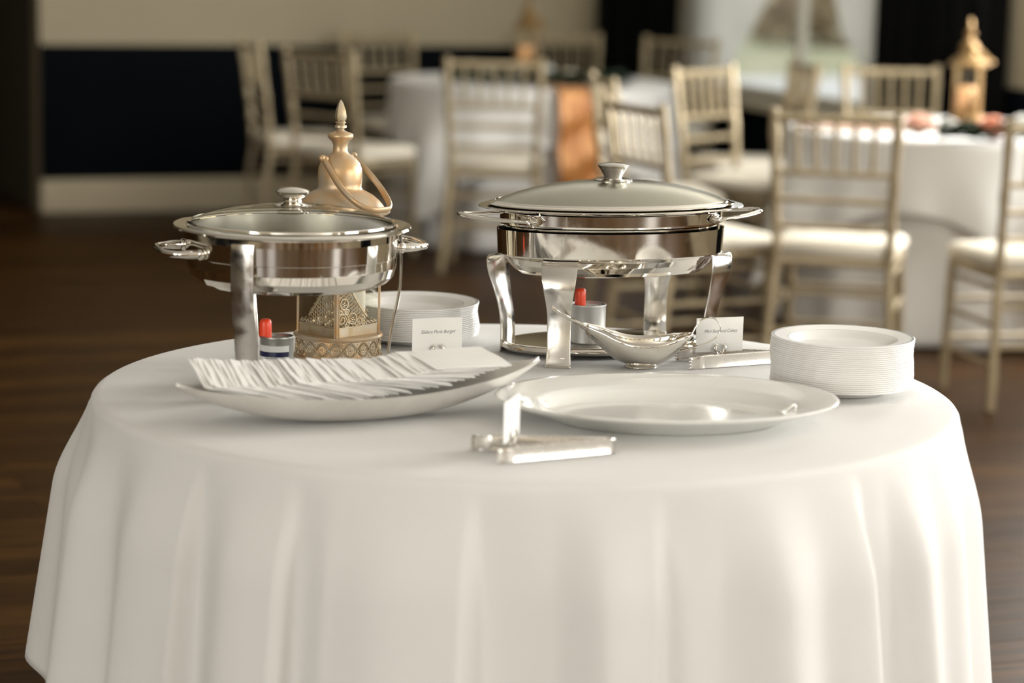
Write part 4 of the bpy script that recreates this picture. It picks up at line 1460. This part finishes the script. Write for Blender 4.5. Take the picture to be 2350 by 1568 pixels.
for i in range(NN):
    f = i / (NN - 1)
    x += (0.0066 if i < 46 else 0.0085) * rnd.uniform(0.8, 1.2)
    tilt = rad(11 + 6 * smoothstep(0, 0.25, f) - 19 * f ** 1.6 + rnd.uniform(-1.1, 1.1))
    yaw = rad(rnd.uniform(-2.0, 2.0) - 4 + 6 * f)
    roll = rad(13 - 8 * f + rnd.uniform(-1.0, 1.0))
    z = 0.0755 + 0.004 * smoothstep(0.25, 0.0, f) - 0.003 * smoothstep(0.4, 0.8, f) + 0.009 * smoothstep(0.8, 1.0, f) + rnd.uniform(-0.0012, 0.0012)
    yy = 0.017 + 0.008 * smoothstep(0.3, 0, f) - 0.006 * smoothstep(0.5, 0.9, f) + rnd.uniform(-0.004, 0.004)
    o = bpy.data.objects.new('paper_napkin', NM[i % 4])
    C.objects.link(o)
    o.matrix_world = DM @ Matrix.Translation((x, yy, z)) @ Matrix.Rotation(yaw, 4, 'Z') @ Matrix.Rotation(tilt, 4, 'Y') @ Matrix.Rotation(roll, 4, 'X')
    if i == 0:
        lab = 'leftmost white paper napkin standing at the left end of the boat dish'
    elif i == NN - 1:
        lab = 'last white paper napkin, fully exposed on top at the right of the dish'
    else:
        lab = 'white paper napkin within the overlapping row in the boat shaped dish'
    tag(o, lab, 'napkin', 'napkins in the boat shaped dish')

# ------------------------------------------------------------------ gravy boat and ladle
bc = at(1472, 844, z=TZ)
BO = Vector((bc.x, bc.y + 0.004, TZ + 0.0004))
BS = 1 / 1330.0
t = thing('gravy_boat', 'chrome gravy boat with a curled strap handle in front of the oval chafing dish', 'gravy boat', BO)
SEC = [(1327, .0735, .0715, .004), (1334, .0735, .0650, .011), (1346, .0725, .0550, .0165), (1365, .0685, .0420, .0225), (1385, .0640, .0300, .029), (1410, .0565, .0150, .037), (1440, .0500, .0065, .044), (1472, .0480, .0045, .0475), (1508, .0495, .0065, .0460),
       (1540, .0540, .0200, .039), (1562, .0580, .0360, .029), (1578, .0605, .0490, .018), (1588, .0615, .0580, .006)]
rows = []
SP = [Vector((p - 1472, a * 1e4, b * 1e4)) for p, a, b, c_ in SEC]
SW = [Vector((p - 1472, c_ * 1e4, 0)) for p, a, b, c_ in SEC]
S1, S2 = spline(SP, 4), spline(SW, 4)
for q, ww in zip(S1, S2):
    xx, zr, zb, wv = q.x * BS, q.y / 1e4, q.z / 1e4, max(ww.y / 1e4, 0.003)
    row = []
    for k in range(25):
        th = PI * k / 24
        row.append((xx, -wv * cos(th), zr - (zr - zb) * max(0.0, sin(th)) ** 0.85))
    rows.append(row)
mb = MB()
mb.rings(rows, closed=False)
o = mb.obj('bowl', M['chrome'], t, angle=180)
sd = o.modifiers.new('thick', 'SOLIDIFY')
sd.thickness = 0.0013
sd.offset = 1
mb = MB()
mb.oval([(0.024, 0.016, 0.009), (0.0245, 0.017, 0.006), (0.0275, 0.0205, 0.0025), (0.0285, 0.0215, 0.0008), (0.0275, 0.0205, 0.0), (0.02, 0.014, 0.0)], 40, cap1=True)
mb.obj('foot', M['chrome'], t)
hp = [(1580, 775), (1588, 764), (1597, 746), (1608, 734), (1622, 729), (1638, 732), (1649, 746), (1650, 762), (1640, 776), (1620, 788), (1595, 797), (1568, 806), (1556, 808)]
mb = MB()
mb.strap(spline([((a - 1472) * BS, 0, (844 - 20 * 0 - b) * BS * 1.0 + 0.003) for a, b in hp], 4), 0.011, 0.0016, (0, 1, 0))
mb.obj('handle', M['chrome'], t)
t = thing('gravy_ladle', 'slim chrome ladle resting in the gravy boat with its handle over the spout', 'ladle', BO)
mb = MB()
P = spline([((a - 1472) * BS, 0.004 - 0.060 * smoothstep(1400, 1260, a), (844 - b) * BS + 0.004 + 0.0075 * smoothstep(1400, 1260, a)) for a, b in ((1260, 714), (1272, 722), (1300, 738), (1334, 755), (1370, 776), (1405, 800), (1430, 815))], 4)
mb.tube(P, [0.0040 if i < 3 else 0.0033 for i in range(len(P))], 8, flat=0.8)
h = mb.obj('handle', M['chrome'], t)
mb = MB()
cx, cz = (1450 - 1472) * BS, 0.030
mb.lathe([(0.0165, 0.0), (0.0160, -0.006), (0.0125, -0.012), (0.007, -0.0155), (0.0005, -0.0165)], 24, c=(cx, 0.004, cz))
o = mb.obj('bowl', M['chrome'], t, angle=180)
sd = o.modifiers.new('thick', 'SOLIDIFY'); sd.thickness = 0.001; sd.offset = 1

# ------------------------------------------------------------------ tongs
def tongs(tip_a, tip_b, hinge, label):
    """tip_a nearer arm's gripping end, tip_b the farther one, hinge the joint, all on the cloth"""
    c = Vector((hinge.x, hinge.y, TZ + 0.0005))
    t = thing('serving_tongs', label, 'tongs', c)
    mid = (tip_a + tip_b) / 2
    for tip, side in ((tip_a, -1), (tip_b, 1)):
        d = Vector((tip.x - hinge.x, tip.y - hinge.y, 0))
        L = d.length
        d.normalize()
        nv = Vector((-d.y, d.x, 0))
        inward = nv if (Vector((mid.x - tip.x, mid.y - tip.y, 0))).dot(nv) > 0 else -nv
        off = -inward * 0.0035
        H = 0.0225
        mb = MB()
        rows = []
        for f in [0, 0.05, 0.06, 0.5, 0.86, 0.875, 0.885, 1.0]:
            fl = 0.0075 if 0.06 <= f <= 0.86 else (0.003 if f in (0.05, 0.875) else 0.0006)
            q = d * (L * f) + off
            lift = 0.0
            rows.append([q + inward * fl + Vector((0, 0, 0.0003)), q + inward * 0.001 + Vector((0, 0, 0.0)), q + Vector((0, 0, 0.0012)), q + inward * (0.0012 if fl > 0.001 else 0) + Vector((0, 0, 0.0055)), q + inward * (0.0012 if fl > 0.001 else 0) + Vector((0, 0, 0.0165)),
                         q + Vector((0, 0, H - 0.0012)), q + inward * 0.001 + Vector((0, 0, H)), q + inward * fl + Vector((0, 0, H - 0.0003))])
        mb.rings(rows, closed=False)
        # scalloped gripping edge
        e0 = d * L + off
        teeth = 4
        for k in range(teeth):
            z0, z1 = H * k / teeth, H * (k + 1) / teeth
            zm = (z0 + z1) / 2
            mb.add([e0 + Vector((0, 0, z0 + 0.0004)), e0 + d * 0.004 + Vector((0, 0, zm - 0.0012)) + inward * 0.001, e0 + d * 0.004 + Vector((0, 0, zm + 0.0012)) + inward * 0.001, e0 + Vector((0, 0, z1 - 0.0004))], [(0, 1, 2, 3)])
        o = mb.obj('arm', M['tong_steel'], t, angle=35)
        sd = o.modifiers.new('thick', 'SOLIDIFY')
        sd.thickness = 0.0009
        sd.offset = 0
    mb = MB()
    dm = Vector((mid.x - hinge.x, mid.y - hinge.y, 0)).normalized()
    mb.tube([dm * 0.002 + Vector((0, 0, 0.002)), dm * 0.002 + Vector((0, 0, 0.0215))], 0.0040, 12)
    mb.obj('hinge_pin', M['steel'], t)
    return t
V2 = lambda p: Vector((p.x, p.y, 0))
tongs(V2(at(1143, 1065, z=TZ)), V2(at(1084, 1034, z=TZ)), V2(at(1408, 1041, z=TZ)), 'steel serving tongs lying open in front of the white platter')
tongs(Vector((0.308, 4.350, 0)), Vector((0.292, 4.440, 0)), Vector((0.487, 4.446, 0)), 'steel serving tongs lying between the gravy boat and the right plate stack')

# ------------------------------------------------------------------ place cards in holders
def text_mesh(s, size, shear=0.32):
    cu = bpy.data.curves.new('lettering', 'FONT')
    cu.body = s
    cu.size = size
    cu.shear = shear
    cu.align_x = 'CENTER'
    cu.space_character = 0.97
    cu.offset = -0.008 * size
    cu.resolution_u = 3
    o = bpy.data.objects.new('lettering', cu)
    C.objects.link(o)
    bpy.context.view_layer.update()
    me = bpy.data.meshes.new_from_object(o.evaluated_get(bpy.context.evaluated_depsgraph_get()))
    bpy.data.objects.remove(o)
    me.materials.clear()
    me.materials.append(M['ink'])
    me.name = 'lettering'
    return me

def place_card(x, y, yaw, words, label, hlabel, size=0.0088):
    cw, ch, z0 = 0.091, 0.060, 0.0238
    yw = rad(yaw)
    h = thing('card_holder', hlabel, 'card holder', (x, y, TZ + 0.0005), yw)
    mb = MB()
    mb.lathe([(0.0, 0.0), (0.0095, 0.0), (0.0100, 0.0012), (0.0085, 0.0026), (0.0040, 0.0040), (0.0028, 0.0075), (0.0030, 0.012), (0.0045, 0.0145), (0.0040, 0.0175), (0.0, 0.0185)], 20)
    mb.obj('stem', M['chrome'], h)
    for s in (-1, 1):
        mb = MB()
        P = spline([(s * 0.0010, -0.0018, 0.0150), (s * 0.0045, -0.0030, 0.0200), (s * 0.0080, -0.0034, 0.0250), (s * 0.0088, -0.0032, 0.0310), (s * 0.0066, -0.0034, 0.0350), (s * 0.0062, -0.0048, 0.0372)], 4)
        n = len(P)
        rr = [0.0022 + 0.0016 * math.exp(-((i / n - 0.55) / 0.2) ** 2) - 0.0006 * (i / n) + 0.0011 * math.exp(-((i / n - 0.98) / 0.08) ** 2) for i in range(n)]
        mb.tube(P, rr, 10, flat=0.7)
        mb.obj('prong', M['chrome'], h)
    mb = MB()
    mb.strap([(0, 0.0012, 0.013), (0, 0.0020, 0.020), (0, 0.0024, 0.042)], [0.004, 0.010, 0.006], 0.0008, (1, 0, 0))
    mb.obj('back_plate', M['chrome'], h)
    t = thing('place_card', label, 'place card', (x, y, TZ + 0.0005), yw)
    mb = MB()
    mb.box(-cw / 2, cw / 2, 0.0004, 0.0009, z0, z0 + ch)
    c = mb.obj('card', M['paper'], t, smooth=False)
    if words:
        o = part_of('lettering', text_mesh(words, size), c)
        o.rotation_euler = (PI / 2, 0, 0)
        o.location = (0.0015, 0.0002, z0 + ch * 0.56)
    return t
c1 = at(1003, 838, z=TZ)
c2 = at(1651, 826, z=TZ)
place_card(c1.x, 4.325, 22, 'Sliders Pork Burger', 'white place card reading Sliders Pork Burger', 'small chrome card holder behind the napkins, holding the pork burger card', 0.0083)
place_card(0.362, 4.404, 22, 'Mini Seafood Cakes', 'white place card reading Mini Seafood Cakes', 'small chrome card holder with two prongs standing in the right tongs', 0.0083)
place_card(0.003, 3.600, 76, '', 'white place card turned edge on in front of the platter', 'small chrome card holder standing inside the front tongs')

# ------------------------------------------------------------------ flowers and greenery on the guest tables
def rose(p, r, m, label, seed):
    t = thing('rose', label, 'flower', p, seed, None)
    rnd = random.Random(seed)
    mb = MB()
    mb.lathe([(0.0, 0.0), (r * 0.35, r * 0.1), (r * 0.4, r * 0.6), (r * 0.25, r * 1.25), (r * 0.06, r * 1.3)], 12)
    mb.obj('bud', m, t)
    for ringi, (n, rr, hh, open_) in enumerate(((4, 0.5, 1.25, 0.15), (5, 0.75, 1.1, 0.35), (6, 1.0, 0.85, 0.6))):
        for k in range(n):
            a = 2 * PI * k / n + ringi * 0.5
            mb = MB()
            rows = []
            for i in range(5):
                f = i / 4
                row = []
                for j in range(5):
                    s = (j / 4 - 0.5) * 1.5 * (2 * PI / n)
                    rad_ = r * (0.15 + (rr - 0.15) * f ** 0.6 + open_ * 0.25 * f ** 4)
                    z = r * hh * f * (1 - 0.18 * (abs(j - 2) / 2) ** 2 * f) * (1.0 - 0.1 * open_ * f)
                    row.append((rad_ * cos(a + s * (0.5 + 0.5 * sin(f * PI * 0.75))), rad_ * sin(a + s * (0.5 + 0.5 * sin(f * PI * 0.75))), z))
                rows.append(row)
            mb.rings(rows, closed=False)
            mb.obj('petal', m, t, angle=180)
    return t

def garland(center, ang, half, label, seed):
    t = thing('garland', label, 'garland', (center.x, center.y, TZ + 0.005), ang)
    rnd = random.Random(seed)
    mb = MB()
    mb.tube([(-half + 2 * half * k / 12, 0.02 * sin(k * 1.3), 0.010 + 0.004 * sin(k)) for k in range(13)], 0.004, 6)
    mb.obj('stem', M['leaf'], t)
    mb = MB()
    for k in range(460):
        x = rnd.uniform(-half, half)
        a = rnd.choice((-1, 1)) * rnd.uniform(0.4, 1.4)
        L = rnd.uniform(0.045, 0.080)
        m4 = Matrix.Translation((x, rnd.uniform(-0.03, 0.03), 0.012 + rnd.uniform(0, 0.034))) @ Matrix.Rotation(a, 4, 'Z') @ Matrix.Rotation(-rnd.uniform(0.0, 0.7), 4, 'Y') @ Matrix.Rotation(rnd.uniform(-0.5, 0.5), 4, 'X')
        wv = L * 0.26
        vs = [m4 @ Vector(p) for p in ((0, 0, 0), (L * .35, -wv, .003), (L * .7, -wv * .8, .004), (L, 0, 0), (L * .7, wv * .8, .004), (L * .35, wv, .003), (L * .5, 0, -.003))]
        mb.add(vs, [(0, 1, 6), (1, 2, 6), (2, 3, 6), (3, 4, 6), (4, 5, 6), (5, 0, 6)])
    o = mb.obj('leaves', M['leaf'], t, smooth=False)
    o['kind'] = 'stuff'
garland(GB + Vector((0, -0.46, 0)), 0.0, 0.42, 'dark green leaf garland around the lantern on the far table', 3)
garland(GC + Vector((0.10, -0.59, 0)), rad(4), 0.30, 'dark green leaf garland around the lantern on the window table', 4)
def flower_at(px, py, D, r, m, label, seed):
    q = at(px, py, D=D)
    rose(Vector((q.x, q.y, max(q.z - r * 0.7, TZ + 0.012))), r, m, label, seed)
flower_at(1120, 163, GB.y - 0.44, 0.036, M['rose_cream'], 'cream rose left of the lantern on the far table', 1)
flower_at(1186, 165, GB.y - 0.44, 0.034, M['rose_cream'], 'cream rose right in front of the lantern on the far table', 2)
flower_at(1258, 158, GB.y - 0.44, 0.030, M['rose_white'], 'small pale rose just right of the lantern on the far table', 3)
flower_at(1308, 172, GB.y - 0.44, 0.044, M['rose_cream'], 'large cream rose above the copper runner of the far table', 4)
flower_at(2108, 283, GC.y - 0.60, 0.062, M['rose_blush'], 'blush rose left of the lantern on the window table', 5)
flower_at(2184, 290, GC.y - 0.60, 0.044, M['rose_white'], 'white rose between the two pink roses on the window table', 6)
flower_at(2280, 297, GC.y - 0.60, 0.066, M['rose_pink'], 'large pink rose right of the lantern on the window table', 7)
flower_at(2345, 276, GC.y - 0.60, 0.034, M['rose_white'], 'small white flower at the right end of the window table garland', 8)
